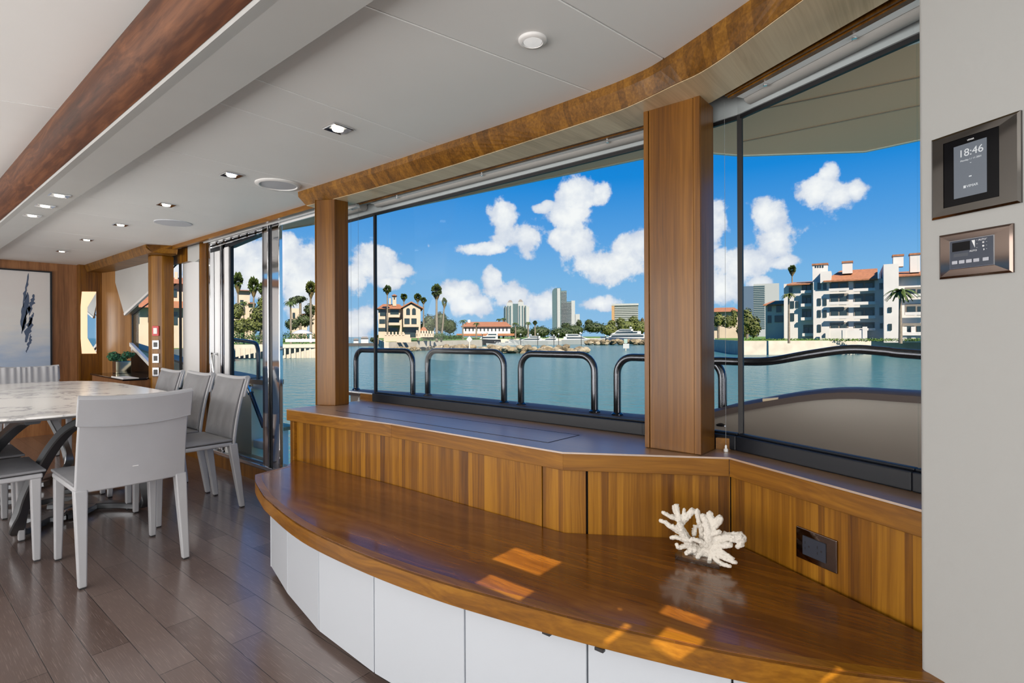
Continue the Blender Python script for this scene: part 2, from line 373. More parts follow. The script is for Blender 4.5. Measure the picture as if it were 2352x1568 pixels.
# ------------------------------------------------------------------ the room shell
struct('floor', MB().box(-8.6, 3.4, -2.6, 2.03, -0.06, 0.0), m_floor)
def ceiling_panels():
    mb = MB()
    # outer headliner in tiles between seams (x at inner edge y=0.80, x at outer edge y=1.95)
    seams = [(-8.4, -8.4), (-7.23, -7.25), (-6.83, -6.85), (-6.22, -6.24), (-5.82, -5.84), (-5.21, -5.23), (-4.81, -4.83), (-4.22, -4.24), (-3.186, -3.195), (-2.877, -2.90), (-2.15, -2.172), (-1.855, -1.868), (-1.24, -0.93), (-0.875, -0.645), (3.4, 3.4)]
    seams = [s for s in seams if s[0] not in (-7.23, -6.22, -5.21)]
    g = 0.0022
    for (a, b_), (c, d) in zip(seams[:-1], seams[1:]):
        mb.prism([(a+g, 0.78), (c-g, 0.78), (d-g, 2.06), (b_+g, 2.06)], 2.04, 2.06)
    mb.box(-8.4, 3.4, 0.78, 2.06, 2.0445, 2.075)
    return mb
struct('ceiling', ceiling_panels(), m_white, bevel=0.002, seg=1)
# roof slab over everything, with unseen slots added behind the camera to shape the bench sun patches
def slot(x0, x1, y0, y1, z0, zr=2.30):
    t = (zr-z0)/SUN.z; return (x0+SUN.x*t, x1+SUN.x*t, y0+SUN.y*t, y1+SUN.y*t)
patches = [slot(-1.115, -0.915, 1.228, 1.357, 0.46), slot(-1.045, -0.868, 1.080, 1.158, 0.46), slot(-0.578, -0.446, 1.25, 1.312, 0.46),
           slot(-0.62, -0.585, 1.092, 1.165, 0.46), slot(-0.535, -0.43, 1.134, 1.215, 0.46), slot(-0.20, -0.17, 1.236, 1.29, 0.46), slot(-0.665, -0.64, 1.20, 1.222, 0.46)]
def holed(mb, X0, X1, Y0, Y1, holes, z0, z1):
    xs = sorted({X0, X1, *[h[0] for h in holes], *[h[1] for h in holes]}); ys = sorted({Y0, Y1, *[h[2] for h in holes], *[h[3] for h in holes]})
    for j in range(len(ys)-1):
        run = None
        for i in range(len(xs)-1):
            cx, cy = (xs[i]+xs[i+1])/2, (ys[j]+ys[j+1])/2
            solid = not any(h[0] < cx < h[1] and h[2] < cy < h[3] for h in holes)
            if solid:
                run = (run[0], xs[i+1]) if run else (xs[i], xs[i+1])
            if (not solid or i == len(xs)-2) and run:
                mb.box(run[0], run[1], ys[j], ys[j+1], z0, z1); run = None
    return mb
rx0 = 0.15
struct('ceiling.001', holed(MB(), rx0, 3.4, -2.6, 0.60, patches, 2.29, 2.31), m_white)
struct('ceiling.002', MB().prism([(-8.4, 0.60), (-8.4, -2.6), (-3.39, -2.6), (-3.39, 0.05), (-3.157, 0.60)], 2.2, 2.23).prism_n([(-3.385, 0.05, 2.2), (-3.385, -2.6, 2.2), (0.15, -2.6, 2.29), (0.15, 0.60, 2.29), (-3.150, 0.60, 2.2)], (0, 0, 0.02)), m_white)
struct('ceiling.003', MB().box(-8.6, 3.4, 0.60, 2.1, 2.31, 2.34).box(-8.6, 0.15, -2.6, 0.60, 2.33, 2.36), m_white)
# grey bulkhead band and dark walnut cove
struct('trim_1', MB().loft([[(x, 0.606, 2.02), (x, 0.612, 1.985), (x, 0.622, 1.979), (x, 0.655, 1.984), (x, 0.812, 1.99), (x, 0.818, 1.995), (x, 0.818, 2.05)] for x in (-8.4, -3.95)]+[[(x, 0.606, 2.02), (x, 0.612, 1.984), (x, 0.622, 1.978), (x, 0.655, 1.983), (x, 0.812, 1.989), (x, 0.818, 1.995), (x, 0.818, 2.05)] for x in (-3.948, 0.15)]), m_grey_lin)
def cove():
    prof = []
    for i in range(13):
        t = i/12; prof.append((0.612-0.085*math.sin(PI*0.86*t**0.8), 1.982+0.222*t))
    prof = prof+[(0.64, 2.204), (0.64, 1.996), (0.620, 1.990)]
    return MB().loft([[(x, y, z) for y, z in prof] for x in (-8.4, 0.15)])
struct('trim_2', cove(), m_walnut, smooth=True)
# forward wall, port wall, aft wall
struct('wall_forward', MB().box(-8.45, -8.3, -2.6, 1.69, 0.0, 2.06), m_fwd)
struct('wall_port', MB().box(-8.6, 3.4, -2.75, -2.6, -0.06, 2.36), m_white)
struct('wall_aft', MB().box(3.4, 3.55, -2.75, 2.1, -0.06, 2.36), m_white)

# ------------------------------------------------------------------ curved valance over the window bay (fascia + soffit)
def resample(pts, n):
    P = [Vector(p) for p in pts]; L_ = [0]
    for a_, b_ in zip(P[:-1], P[1:]): L_.append(L_[-1]+(b_-a_).length)
    out = []
    for i in range(n):
        t = L_[-1]*i/(n-1); k = 0
        while k < len(L_)-2 and L_[k+1] < t: k += 1
        f = (t-L_[k])/(L_[k+1]-L_[k]); out.append(P[k].lerp(P[k+1], f))
    return out
def spline(pts, n):
    P = [Vector(p) for p in pts]; P = [P[0]*2-P[1]]+P+[P[-1]*2-P[-2]]; out = []
    m = len(P)-3
    for i in range(n):
        t = m*i/(n-1); k = min(int(t), m-1); f = t-k; a_, b_, c_, d_ = P[k:k+4]
        out.append(0.5*((2*b_)+(c_-a_)*f+(2*a_-5*b_+4*c_-d_)*f*f+(3*b_-a_-3*c_+d_)*f**3))
    return out
top_l = [(-3.11, 1.698), (-2.60, 1.706), (-2.17, 1.710), (-1.87, 1.707), (-1.40, 1.708), (-1.00, 1.693), (-0.852, 1.678), (-0.725, 1.644), (-0.417, 1.502), (-0.16, 1.36), (0.3, 1.05)]
bot_l = [(-3.07, 1.730), (-2.58, 1.758), (-1.94, 1.767), (-1.60, 1.758), (-1.285, 1.745), (-0.98, 1.727), (-0.869, 1.712), (-0.70, 1.663), (-0.561, 1.617), (-0.28, 1.44), (0.2, 1.12)]
TL = spline([(*p, 0) for p in top_l], 60); BL = spline([(*p, 0) for p in bot_l], 60)
def valance():
    rings = []
    for a_, b_ in zip(TL, BL):
        mid = a_.lerp(b_, 0.06)
        rings.append([(a_.x, a_.y, 2.045), (mid.x, mid.y, 2.010), (b_.x, b_.y, 1.957), (b_.x, b_.y+0.03, 1.957), (a_.x, a_.y+0.12, 2.045)])
    return MB().loft(rings)
vt = struct('trim_3', valance(), m_valance)
def soffit():
    mb = MB()
    inner = [(b_.x, b_.y) for b_ in BL]
    poly = [(x, y+0.004) for x, y in inner if x <= 0.15]+[(0.15, 1.41), (-0.119, 1.575), (-0.65, 1.871), (-0.918, 1.905), (-2.87, 1.897), (-3.10, 1.895)]
    mb.prism(poly, 1.955, 1.968); return mb
struct('trim_4', soffit(), m_soffit)
# wood rail with slots, white rail, headbox behind the soffit
def along(p, q, o):            # plan offset of a segment to its outboard side
    p = Vector(p); q = Vector(q); d = (q-p).normalized(); n = Vector((-d.y, d.x)); n = n if n.y > 0 else -n
    return tuple(p+n*o), tuple(q+n*o)
W1 = ((-2.80, 1.905), (-0.70, 1.905)); W1B = ((-3.12, 1.900), (-2.815, 1.903)); W2 = ((-0.60, 1.850), (0.25, 1.400))
def headrails(seg_, ext=0):
    mb = MB(); p, q = along(*seg_, 0.012); mb.seg(p, q, 0.004, 1.957, 2.03)
    p, q = along(*seg_, 0.030); mb.seg(p, q, 0.010, 1.953, 1.975); return mb
struct('trim_5', headrails(W1), m_post); struct('trim_6', headrails(W2), m_post)
struct('trim_7', MB().prism([(-3.2, 1.90), (-0.66, 1.90), (0.3, 1.35), (0.6, 1.55), (0.3, 1.75), (-0.55, 2.06), (-3.2, 2.12)], 2.032, 2.05), m_alu)
# light-metal head of the glazing above the black gasket
HEAD = [(-3.20, 2.062), (-2.80, 2.050), (-0.97, 2.030), (-0.582, 1.975), (-0.073, 1.745), (0.3, 1.58)]
def path_bar(pts, half, z0, z1):
    mb = MB()
    for a_, b_ in zip(pts[:-1], pts[1:]): mb.seg(a_, b_, half, z0, z1)
    return mb
struct('trim_8', path_bar(HEAD, 0.016, 1.925, 2.035), mat('blue_grey_head_profile', (0.42, 0.47, 0.49), 0.45))

# ------------------------------------------------------------------ window bay
def window_unit(name, pts, z0=0.80, z1=1.925, mullions=()):
    w = empty(name, (pts[0][0], pts[0][1], 0.745)); w['kind'] = 'structure'
    path_bar(pts, 0.006, z1-0.014, z1+0.004).build('head_gasket', m_gasket, w)
    fr = MB()
    for a_, b_ in zip(pts[:-1], pts[1:]):
        a_ = Vector(a_); b_ = Vector(b_); d = (b_-a_).normalized(); n = Vector((-d.y, d.x)); n = n if n.y < 0 else -n
        A, B = a_, b_
        fr.prism([tuple(A-n*0.02), tuple(B-n*0.02), tuple(B+n*0.034), tuple(A+n*0.034)], 0.745, z0-0.004)
        fr.prism([tuple(A-n*0.004), tuple(B-n*0.004), tuple(B+n*0.020), tuple(A+n*0.020)], z0-0.004, z0+0.004)
    fr.build('sill_frame', m_blk, w, bevel=0.004)
    for m_ in mullions:
        MB().box(m_[0]-0.008, m_[0]+0.008, m_[1]-0.008, m_[1]+0.008, z0, z1).build('mullion', m_gasket, w)
    for a_, b_ in zip(pts[:-1], pts[1:]):
        MB().seg(a_, b_, 0.004, z0, z1).build('pane', m_glass, w)
    return w
window_unit('window_1', [(-2.805, 2.050), (-0.97, 2.030), (-0.586, 1.972)], mullions=[(-2.812, 2.050)])
window_unit('window_2', [(-0.578, 1.970), (-0.073, 1.742), (0.28, 1.585)], mullions=[(-0.582, 1.972)])
wn3 = empty('window_3', (-3.2, 2.06, 0.745)); wn3['kind'] = 'structure'
MB().seg((-3.20, 2.062), (-2.825, 2.051), 0.006, 1.911, 1.929).build('head_gasket', m_gasket, wn3)
MB().seg((-3.20, 2.062), (-2.825, 2.051), 0.004, 0.79, 1.925).build('pane', m_glass, wn3)
MB().seg((-3.20, 2.055), (-2.825, 2.044), 0.010, 0.782, 0.790).build('sill_frame', m_alu, wn3)
struct('trim_9', MB().prism([(-2.95, 2.03), (-2.80, 2.022), (-2.80, 2.06), (-2.95, 2.06)], 0.745, 0.785), m_teak_x)
struct('trim_10', MB().prism([(-0.655, 1.925), (-0.588, 1.952), (-0.596, 1.968), (-0.655, 1.95)], 0.745, 0.785), m_teak_x)

# posts of the bay
def post(name, poly, z0, z1, m=m_post, bev=0.004):
    return struct(name, MB().prism(poly, z0, z1), m, bevel=bev)
post('trim_11', [(-0.863, 1.800), (-0.657, 1.793), (-0.655, 1.915), (-0.70, 1.95), (-0.863, 1.95)], 0.745, 1.957)
struct('trim_12', MB().box(-0.842, -0.682, 1.7925, 1.80, 0.747, 1.955).box(-0.8625, -0.845, 1.7915, 1.80, 0.747, 1.955).box(-0.679, -0.658, 1.7895, 1.80, 0.747, 1.955), m_post, bevel=0.001)
post('trim_13', [(-2.903, 1.697), (-2.798, 1.755), (-2.795, 1.846), (-2.91, 1.87)], 0.745, 1.957)
struct('trim_14', MB().prism([(-2.915, 1.697), (-2.903, 1.693), (-2.903, 1.86), (-2.915, 1.86)], 0.745, 1.957), m_teak)

# ------------------------------------------------------------------ ledge and cabinets under the windows
LEDGE_F = [(-2.895, 1.508), (-2.02, 1.558), (-1.052, 1.546), (-0.576, 1.821), (-0.066, 1.556), (0.22, 1.40)]
lt = empty('ledge_top', (-1.5, 1.8, 0.681), 0, 'polished walnut window ledge running under the glass around the bay', 'worktop')
MB().prism(LEDGE_F+[(0.30, 1.50), (0.28, 1.60), (-0.073, 1.765), (-0.58, 1.985), (-0.97, 2.045), (-2.80, 2.065), (-2.895, 2.065)], 0.739, 0.745).build('surface', m_ledge, lt)
def edge_piece(a_, b_, mm):
    a_ = Vector(a_); b_ = Vector(b_); d = (b_-a_).normalized(); n = Vector((-d.y, d.x)); n = n if n.y > 0 else -n
    MB().prism([tuple(a_), tuple(b_), tuple(b_+n*0.025), tuple(a_+n*0.025)], 0.681, 0.7392).build('edge_board', mm, lt, bevel=0.0015, seg=1)
edge_piece(LEDGE_F[0], LEDGE_F[1], m_teak_x); edge_piece(LEDGE_F[1], LEDGE_F[2], m_teak_x); edge_piece(LEDGE_F[2], LEDGE_F[3], m_teak_xc); edge_piece(LEDGE_F[3], LEDGE_F[5], m_teak_xr)
hatch = MB().prism([(-2.60, 1.640), (-1.19, 1.650), (-1.18, 1.845), (-2.59, 1.832)], 0.745, 0.7458).build('hatch_lid', m_ledge, lt)
tag(hatch, 'flush lift-out hatch lid'); 
hs = MB()
for a_, b_ in (((-2.603, 1.636), (-1.187, 1.646)), ((-1.187, 1.646), (-1.177, 1.849)), ((-1.177, 1.849), (-2.593, 1.836))): hs.seg(a_, b_, 0.0016, 0.7450, 0.7461)
hs.build('hatch_seam', m_toe, lt)
ca = empty('long_cabinet', (-1.9, 1.6, 0.0), 0, 'long teak panelled cabinet front below the left part of the ledge, behind the bench', 'cabinet')
MB().prism([(-2.876, 1.545), (-2.02, 1.568), (-1.156, 1.562), (-1.156, 1.61), (-2.876, 1.61)], 0.0, 0.6805).build('panel', m_teak, ca)
MB().prism([(-2.895, 1.53), (-2.876, 1.53), (-2.876, 2.03), (-2.895, 2.03)], 0.0, 0.681).build('end_panel', m_post, ca)
MB().prism([(-2.872, 1.53), (-2.852, 1.53), (-2.852, 1.547), (-2.872, 1.546)], 0.0, 0.681).build('corner_bead', m_teak_x, ca)
cb = empty('corner_cabinet', (-0.9, 1.7, 0.0), 0, 'angled teak corner cabinet between the two straight runs, below the thick wooden post', 'cabinet')
MB().prism([(-1.150, 1.562), (-1.058, 1.561), (-0.992, 1.599), (-1.01, 1.63), (-1.150, 1.62)], 0.0, 0.6805).build('narrow_panel', m_teak, cb)
MB().prism([(-0.985, 1.603), (-0.584, 1.852), (-0.60, 1.89), (-1.005, 1.63)], 0.0, 0.679).build('door', m_teak_c, cb)
MB().prism([(-0.99, 1.615), (-0.585, 1.872), (-0.60, 1.90), (-1.14, 1.64), (-1.15, 1.60)], 0.0, 0.6795).build('carcass', m_toe, cb)
cc = empty('right_cabinet', (-0.25, 1.75, 0.0), 0, 'teak panelled cabinet front with a power outlet, right of the coral', 'cabinet')
MB().prism([(-0.582, 1.858), (-0.060, 1.572), (0.22, 1.418), (0.24, 1.46), (-0.575, 1.90)], 0.0, 0.6805).build('panel', m_teak_r, cc)

# ------------------------------------------------------------------ curved bench
bt = empty('window_bench', (-1.4, 1.3, 0.0), 0, 'long curved walnut bench with a glossy top and faceted white drawer fronts', 'bench')
front_pts = [(-2.702, 1.243), (-2.576, 1.187), (-2.378, 1.122), (-2.26, 1.090), (-1.95, 1.030), (-1.719, 1.008), (-1.404, 1.010), (-1.131, 1.033), (-0.904, 1.072), (-0.681, 1.118), (-0.41, 1.190), (-0.215, 1.262), (-0.112, 1.310), (0.05, 1.395)]
FP = [(p.x, p.y) for p in spline([(*p, 0) for p in front_pts], 56)]
back_pts = [(0.22, 1.395), (-0.066, 1.553), (-0.584, 1.845), (-1.058, 1.555), (-1.156, 1.556), (-2.02, 1.562), (-2.86, 1.528), (-2.745, 1.43)]
MB().prism(FP+back_pts, 0.452, 0.460).build('bench_top', m_bench, bt)
rings = []
for i, (x, y) in enumerate(FP):
    a_ = Vector(FP[max(i-1, 0)]); b_ = Vector(FP[min(i+1, len(FP)-1)]); d = (b_-a_).normalized(); n = Vector((-d.y, d.x))
    rings.append([(x, y, 0.400), (x, y, 0.4585), (x+n.x*0.003, y+n.y*0.003, 0.4605), (x+n.x*0.03, y+n.y*0.03, 0.4605), (x+n.x*0.03, y+n.y*0.03, 0.400)])
MB().loft(rings).build('front_edge', m_fascia, bt)
MB().prism([(-2.702, 1.243), (-2.745, 1.43), (-2.72, 1.44), (-2.675, 1.25)], 0.400, 0.4603).build('end_edge', m_fascia, bt)
base = [(-2.578, 1.262), (-2.25, 1.173), (-1.874, 1.100), (-1.495, 1.078), (-1.085, 1.092), (-0.715, 1.155), (-0.385, 1.232), (-0.10, 1.345)]
for i in range(len(base)-1):
    a_ = Vector(base[i]); b_ = Vector(base[i+1]); d = (b_-a_).normalized(); n = Vector((-d.y, d.x)); g = 0.0025
    dr = MB().prism([tuple(a_+d*g), tuple(b_-d*g), tuple(b_-d*g+n*0.018), tuple(a_+d*g+n*0.018)], 0.028, 0.410).build('drawer_front', m_drawer, bt, bevel=0.0015, seg=1)
MB().prism([(-2.585, 1.262), (-2.57, 1.262), (-2.60, 1.45), (-2.615, 1.45)], 0.028, 0.41).build('end_panel', m_drawer, bt)
MB().prism([(x+0.004, y+0.026) for x, y in base]+[(-0.1, 1.5), (-2.55, 1.5)], 0.0, 0.405).build('toe_kick', m_toe, bt)
for (x, y) in ((-1.343, 1.030), (-0.80, 1.095), (-0.66, 1.118)):
    MB().box(x-0.012, x+0.012, y, y+0.012, 0.392, 0.400).build('catch', m_dark, bt, bevel=0.001, seg=1)

# ------------------------------------------------------------------ white wall pillar with the two control panels
E0 = Vector((-0.0586, 1.389)); DW = Vector((0.8585, -0.5876)).normalized(); NW = Vector((-DW.y, DW.x))   # NW points outboard
def wp(t, o=0.0): p = E0+DW*t+NW*o; return (p.x, p.y)
prof = [wp(0.012, 0), wp(1.3, 0), wp(1.3, 0.14)]
arc = [wp(0.012-0.012*math.sin(a_), 0.012-0.012*math.cos(a_)) for a_ in [PI/2*k/6 for k in range(1, 7)]][::-1]
struct('wall_right', MB().prism([wp(0.0, 0.14)]+arc+prof, 0.460, 2.30), m_wallw, smooth=True)
def wbox(mb, t0, t1, z0, z1, o0, o1):
    mb.prism([wp(t0, -o0), wp(t1, -o0), wp(t1, -o1), wp(t0, -o1)], z0, z1); return mb
def wframe(t0, t1, z0, z1, i0, i1, j0, j1, o, lip=0.003):
    mb = MB()   # raised plate with a sloping inner edge around an opening
    def pt(t, z, oo): x, y = wp(t, -oo); return (x, y, z)
    outer = [(t0, z0), (t1, z0), (t1, z1), (t0, z1)]; inner = [(i0, j0), (i1, j0), (i1, j1), (i0, j1)]
    e = 0.004; out_in = [(t0+e, z0+e), (t1-e, z0+e), (t1-e, z1-e), (t0+e, z1-e)]
    rings = [[pt(*p, 0.0) for p in outer], [pt(*p, o*0.6) for p in outer], [pt(*p, o) for p in out_in], [pt(*p, o*0.97) for p in inner], [pt(*p, 0.001) for p in inner]]
    return mb.loft(rings, True, False)
tp = empty('touch_panel', (wp(0.108)[0], wp(0.108)[1], 1.375), 0, 'square nickel-framed wall touch panel with a screen reading 18:46, upper of two', 'control panel')
wframe(0.0320, 0.1828, 1.3780, 1.5387, 0.0560, 0.1515, 1.3965, 1.5230, 0.007).build('frame', m_nickel, tp)
wbox(MB(), 0.0558, 0.1517, 1.3963, 1.5232, 0.0, 0.006).build('bezel', m_blkgloss, tp, bevel=0.001, seg=1)
m_screen = mat('grey_lcd', (0.05, 0.055, 0.065), 0.12, emit=(0.085, 0.10, 0.12), es=1.0)
wbox(MB(), 0.0752, 0.1315, 1.4098, 1.5098, 0.006, 0.0066).build('screen', m_screen, tp)
def text(name, s, size, t, z, o, m, parent, align='CENTER'):
    cu = bpy.data.curves.new(name, 'FONT'); cu.body = s; cu.size = size; cu.align_x = align; cu.extrude = 0.0002
    tmp = bpy.data.objects.new('tmp_text', cu); COL.objects.link(tmp)
    dg = bpy.context.evaluated_depsgraph_get(); dg.update()
    me = bpy.data.meshes.new_from_object(tmp.evaluated_get(dg)); bpy.data.objects.remove(tmp)
    off = Vector(parent.location)
    for v in me.vertices:
        x, y = wp(t+v.co.x, -(o+v.co.z)); v.co = Vector((x, y, z+v.co.y))-off
    me.materials.clear(); me.materials.append(m)
    ob = bpy.data.objects.new(name, me); COL.objects.link(ob); ob.parent = parent; return ob
m_txt = mat('display_text', (0.3, 0.3, 0.3), 0.5, emit=(0.30, 0.33, 0.36), es=1.0)
m_txt2 = mat('printed_white', (0.75, 0.77, 0.8), 0.5)
text('clock_text', '18:46', 0.0195, 0.1052, 1.4865, 0.0068, m_txt, tp)
text('date_text', 'Monday 1 / 11 2021', 0.0045, 0.1052, 1.4775, 0.0068, m_txt, tp)
text('brand_text', 'VIMAR', 0.0068, 0.1075, 1.4265, 0.0068, m_txt, tp)
text('top_brand_text', 'VIMAR', 0.0042, 0.1045, 1.5140, 0.0062, m_txt2, tp)
for a_ in ((0.0925, 0.0965, 1.4262, 1.4312), (0.102, 0.1065, 1.4455, 1.4475), (0.104, 0.106, 1.4712, 1.4722)): wbox(MB(), *a_, 0.0066, 0.0070).build('screen_icon', m_txt, tp)
cp = empty('climate_panel', (wp(0.108)[0], wp(0.108)[1], 1.255), 0, 'small polished climate control panel with a row of grey buttons, below the touch panel', 'control panel')
wframe(0.0462, 0.1705, 1.2580, 1.3445, 0.0672, 0.1434, 1.2745, 1.3300, 0.007).build('frame', m_bronze, cp)
wbox(MB(), 0.0665, 0.1440, 1.2740, 1.3305, 0.0, 0.0075).build('module', m_chrome_d, cp, bevel=0.001, seg=1)
wbox(MB(), 0.0685, 0.1420, 1.2760, 1.3285, 0.0, 0.0080).build('face', mat('slate_plastic', (0.035, 0.045, 0.07), 0.4), cp)
wbox(MB(), 0.0730, 0.1040, 1.3080, 1.3250, 0.008, 0.0084).build('display', m_blkgloss, cp)
wbox(MB(), 0.0755, 0.1010, 1.2975, 1.3035, 0.008, 0.0082).build('name_plate', mat('dim_plate', (0.06, 0.07, 0.09), 0.4), cp)
m_btn = mat('pale_button', (0.42, 0.44, 0.50), 0.5)
for t0 in (0.0725, 0.0850, 0.0975, 0.1100, 0.1255):
    b_ = wbox(MB(), t0, t0+0.0098, 1.2838, 1.2903, 0.008, 0.0092).build('button', m_btn, cp, bevel=0.0006, seg=1)
ic = MB()
def tri(mb, pts, o=0.0082, th=0.0004):
    mb.prism_n([(*wp(t, -o), z) for t, z in pts], (-NW.x*th, -NW.y*th, 0))
tri(ic, [(0.1070, 1.3250), (0.1125, 1.3250), (0.1125, 1.3110)])
for k in range(3): wbox(ic, 0.1150, 0.1168, 1.3240-0.007*k, 1.3244-0.007*k, 0.008, 0.0084)
for k in range(4): wbox(ic, 0.1310, 0.1325, 1.3250-0.0065*k, 1.3254-0.0065*k, 0.008, 0.0084)
for k, (tt, zz) in enumerate(((0.1265, 1.3185), (0.1265, 1.3118), (0.1268, 1.3052))):
    if k == 0:
        for a_ in range(3):
            c_, s_ = math.cos(a_*PI/3)*0.0019, math.sin(a_*PI/3)*0.0019; n_ = Vector((-s_, c_)).normalized()*0.0003
            tri(ic, [(tt-c_-n_.x, zz-s_-n_.y), (tt+c_-n_.x, zz+s_-n_.y), (tt+c_+n_.x, zz+s_+n_.y), (tt-c_+n_.x, zz-s_+n_.y)])
    else:
        tri(ic, [(tt+0.0017*math.cos(a_*PI/6), zz+0.0017*math.sin(a_*PI/6)) for a_ in range(12)] if k == 1 else [(tt+0.0017*math.sin(a_*PI/6), zz+0.0017*math.cos(a_*PI/6)) for a_ in range(7)])
ic.build('panel_icons', m_txt2, cp)
text('auto_text', 'AUTO', 0.0045, 0.1245, 1.3225, 0.0081, m_txt2, cp); text('auto_text', 'AUTO', 0.0045, 0.1095, 1.3040, 0.0081, m_txt2, cp)

# power outlet on the right cabinet
A1 = Vector((-0.582, 1.858)); D1 = (Vector((-0.060, 1.572))-A1).normalized(); N1 = Vector((D1.y, -D1.x))   # N1 faces the room
def op(t, o=0.0): p = A1+D1*t+N1*o; return (p.x, p.y)
def obox(mb, t0, t1, z0, z1, o0, o1): mb.prism([op(t0, o0), op(t1, o0), op(t1, o1), op(t0, o1)], z0, z1); return mb
ou = empty('power_outlet', (*op(0.32), 0.50), 0, 'double power outlet in a polished bronze plate on the teak panel beside the coral', 'power outlet')
obox(MB(), 0.258, 0.385, 0.5035, 0.593, 0.0, 0.006).build('plate', m_bronze, ou, bevel=0.002)
obox(MB(), 0.281, 0.354, 0.520, 0.574, 0.0, 0.0085).build('socket', mat('navy_black_plastic', (0.02, 0.025, 0.04), 0.45), ou, bevel=0.001, seg=1)
sl = MB()
for tt in (0.295, 0.334):
    for a_ in ((tt-0.006, tt-0.0035, 0.552, 0.560), (tt-0.006, tt-0.0035, 0.536, 0.543), (tt+0.005, tt+0.0095, 0.5455, 0.5505)): obox(MB(), *a_, 0.0085, 0.0088).build('slot', m_gasket, ou)

# ------------------------------------------------------------------ coral on its acrylic block
cr_ = empty('coral_sculpture', (-0.603, 1.628, 0.4605), 0, 'branching white coral on a clear acrylic block standing on the bench', 'coral')
CU = Vector((math.cos(0.09), math.sin(0.09), 0)); CV = Vector((-CU.y, CU.x, 0))
def cpt(x, z, y=0.0): return Vector((-0.603, 1.628, 0.4605))+CU*x+CV*y+Vector((0, 0, z))
def boxp(x0, x1, y0, y1): return [tuple(cpt(a_, 0, b_))[:2] for a_, b_ in ((x0, y0), (x1, y0), (x1, y1), (x0, y1))]
MB().prism(boxp(-0.066, 0.066, -0.037, 0.037), 0.4605, 0.4785).build('acrylic_base', m_acrylic, cr_, bevel=0.001, seg=1)
S = 0.000300
def cc_(px, py, y=0.0): return cpt((px-600)*S, 0.0185+(960-py)*S*0.92, y)
arms = [  # traced branches: points (px, py, depth) and radii
    ([(560, 930, 0), (500, 850, -.005), (440, 740, -.008), (400, 690, -.012)], 15, 10),
    ([(430, 720, -.01), (400, 640, -.006), (380, 570, 0), (355, 470, .004)], 11, 6),
    ([(390, 600, 0), (330, 540, .01), (320, 500, .014)], 8, 6),
    ([(400, 620, 0), (300, 590, -.01), (235, 555, -.014)], 10, 5),
    ([(420, 640, 0), (470, 570, .008), (510, 510, .012)], 11, 9),
    ([(425, 600, .004), (430, 510, .01)], 7, 5),
    ([(420, 720, -.014), (320, 690, -.02), (270, 660, -.02), (210, 650, -.018)], 11, 5),
    ([(430, 760, -.01), (350, 740, -.005), (260, 700, 0)], 9, 5),
    ([(470, 830, -.01), (390, 800, -.02), (330, 810, -.025)], 10, 5),
    ([(480, 880, -.012), (410, 900, -.026), (390, 870, -.028)], 9, 5),
    ([(520, 900, -.01), (480, 800, -.022), (440, 700, -.028), (430, 640, -.03)], 13, 9),
    ([(530, 760, .01), (540, 690, .015)], 9, 6),
    ([(620, 900, .01), (610, 720, .015), (580, 600, .015), (560, 510, .015)], 13, 8),
    ([(690, 900, 0), (690, 780, -.006), (690, 680, -.006), (660, 590, 0), (630, 540, .003)], 19, 9),
    ([(690, 700, 0), (720, 600, .006), (690, 510, .01)], 14, 9),
    ([(710, 660, 0), (760, 590, .004), (790, 530, .006)], 12, 10),
    ([(720, 700, -.006), (780, 670, -.01), (800, 655, -.012)], 10, 6),
    ([(700, 800, 0), (800, 740, .004), (900, 710, .006), (990, 700, .006)], 16, 14),
    ([(860, 720, .005), (930, 680, .012), (985, 658, .016)], 10, 5),
    ([(960, 720, .005), (990, 760, 0), (960, 785, -.004)], 12, 6),
    ([(740, 830, -.005), (820, 800, -.012), (900, 770, -.014)], 11, 8),
    ([(740, 870, -.01), (840, 860, -.02), (930, 890, -.026)], 10, 5),
    ([(760, 890, -.012), (860, 910, -.024), (960, 925, -.028)], 10, 5),
    ([(740, 900, -.012), (800, 960, -.026), (910, 975, -.03)], 11, 5),
    ([(700, 860, -.01), (640, 790, -.024), (560, 770, -.03), (530, 790, -.03)], 9, 5),
    ([(640, 900, -.01), (600, 960, -.028)], 10, 6), ([(560, 900, -.012), (490, 940, -.028)], 10, 6), ([(720, 920, -.01), (715, 975, -.026)], 9, 6),
    ([(640, 880, .01), (560, 900, .024), (500, 880, .03)], 12, 7), ([(700, 850, .01), (780, 830, .028), (850, 800, .034)], 12, 7),
    ([(520, 920, 0), (620, 925, 0), (740, 915, 0)], 17, 15)]
rc = random.Random(3); cm = MB()
def blob(mb, p, r, rr):
    bm = bmesh.new(); bmesh.ops.create_icosphere(bm, subdivisions=1, radius=r)
    vs = [tuple(p+v.co*(1+rr.uniform(-.1, .1))) for v in bm.verts]; fs = [tuple(v.index for v in f.verts) for f in bm.faces]; bm.free(); mb.add(vs, fs)
for pts, r0, r1 in arms:
    P = spline([cc_(*p) for p in pts], 9); R0, R1 = r0*.00086, r1*.00108
    for i, p in enumerate(P):
        r = R0+(R1-R0)*i/8
        blob(cm, p, r*1.05*(1+rc.uniform(-.12, .18)), rc)
        if rc.random() < 0.95:
            dv = Vector((rc.uniform(-1, 1), rc.uniform(-1, 1), rc.uniform(-.6, 1))).normalized()
            blob(cm, p+dv*r*0.9, r*0.5, rc)
    cm.tube(P, R0, 8, [1+(R1/R0-1)*i/8 for i in range(9)])
    blob(cm, P[-1], R1*1.15, rc)
coral = cm.build('coral', m_coral, cr_)
rm = coral.modifiers.new('remesh', 'REMESH'); rm.mode = 'VOXEL'; rm.voxel_size = 0.0016; rm.use_smooth_shade = True
tx = bpy.data.textures.new('coral_bumps', 'CLOUDS'); tx.noise_scale = 0.006
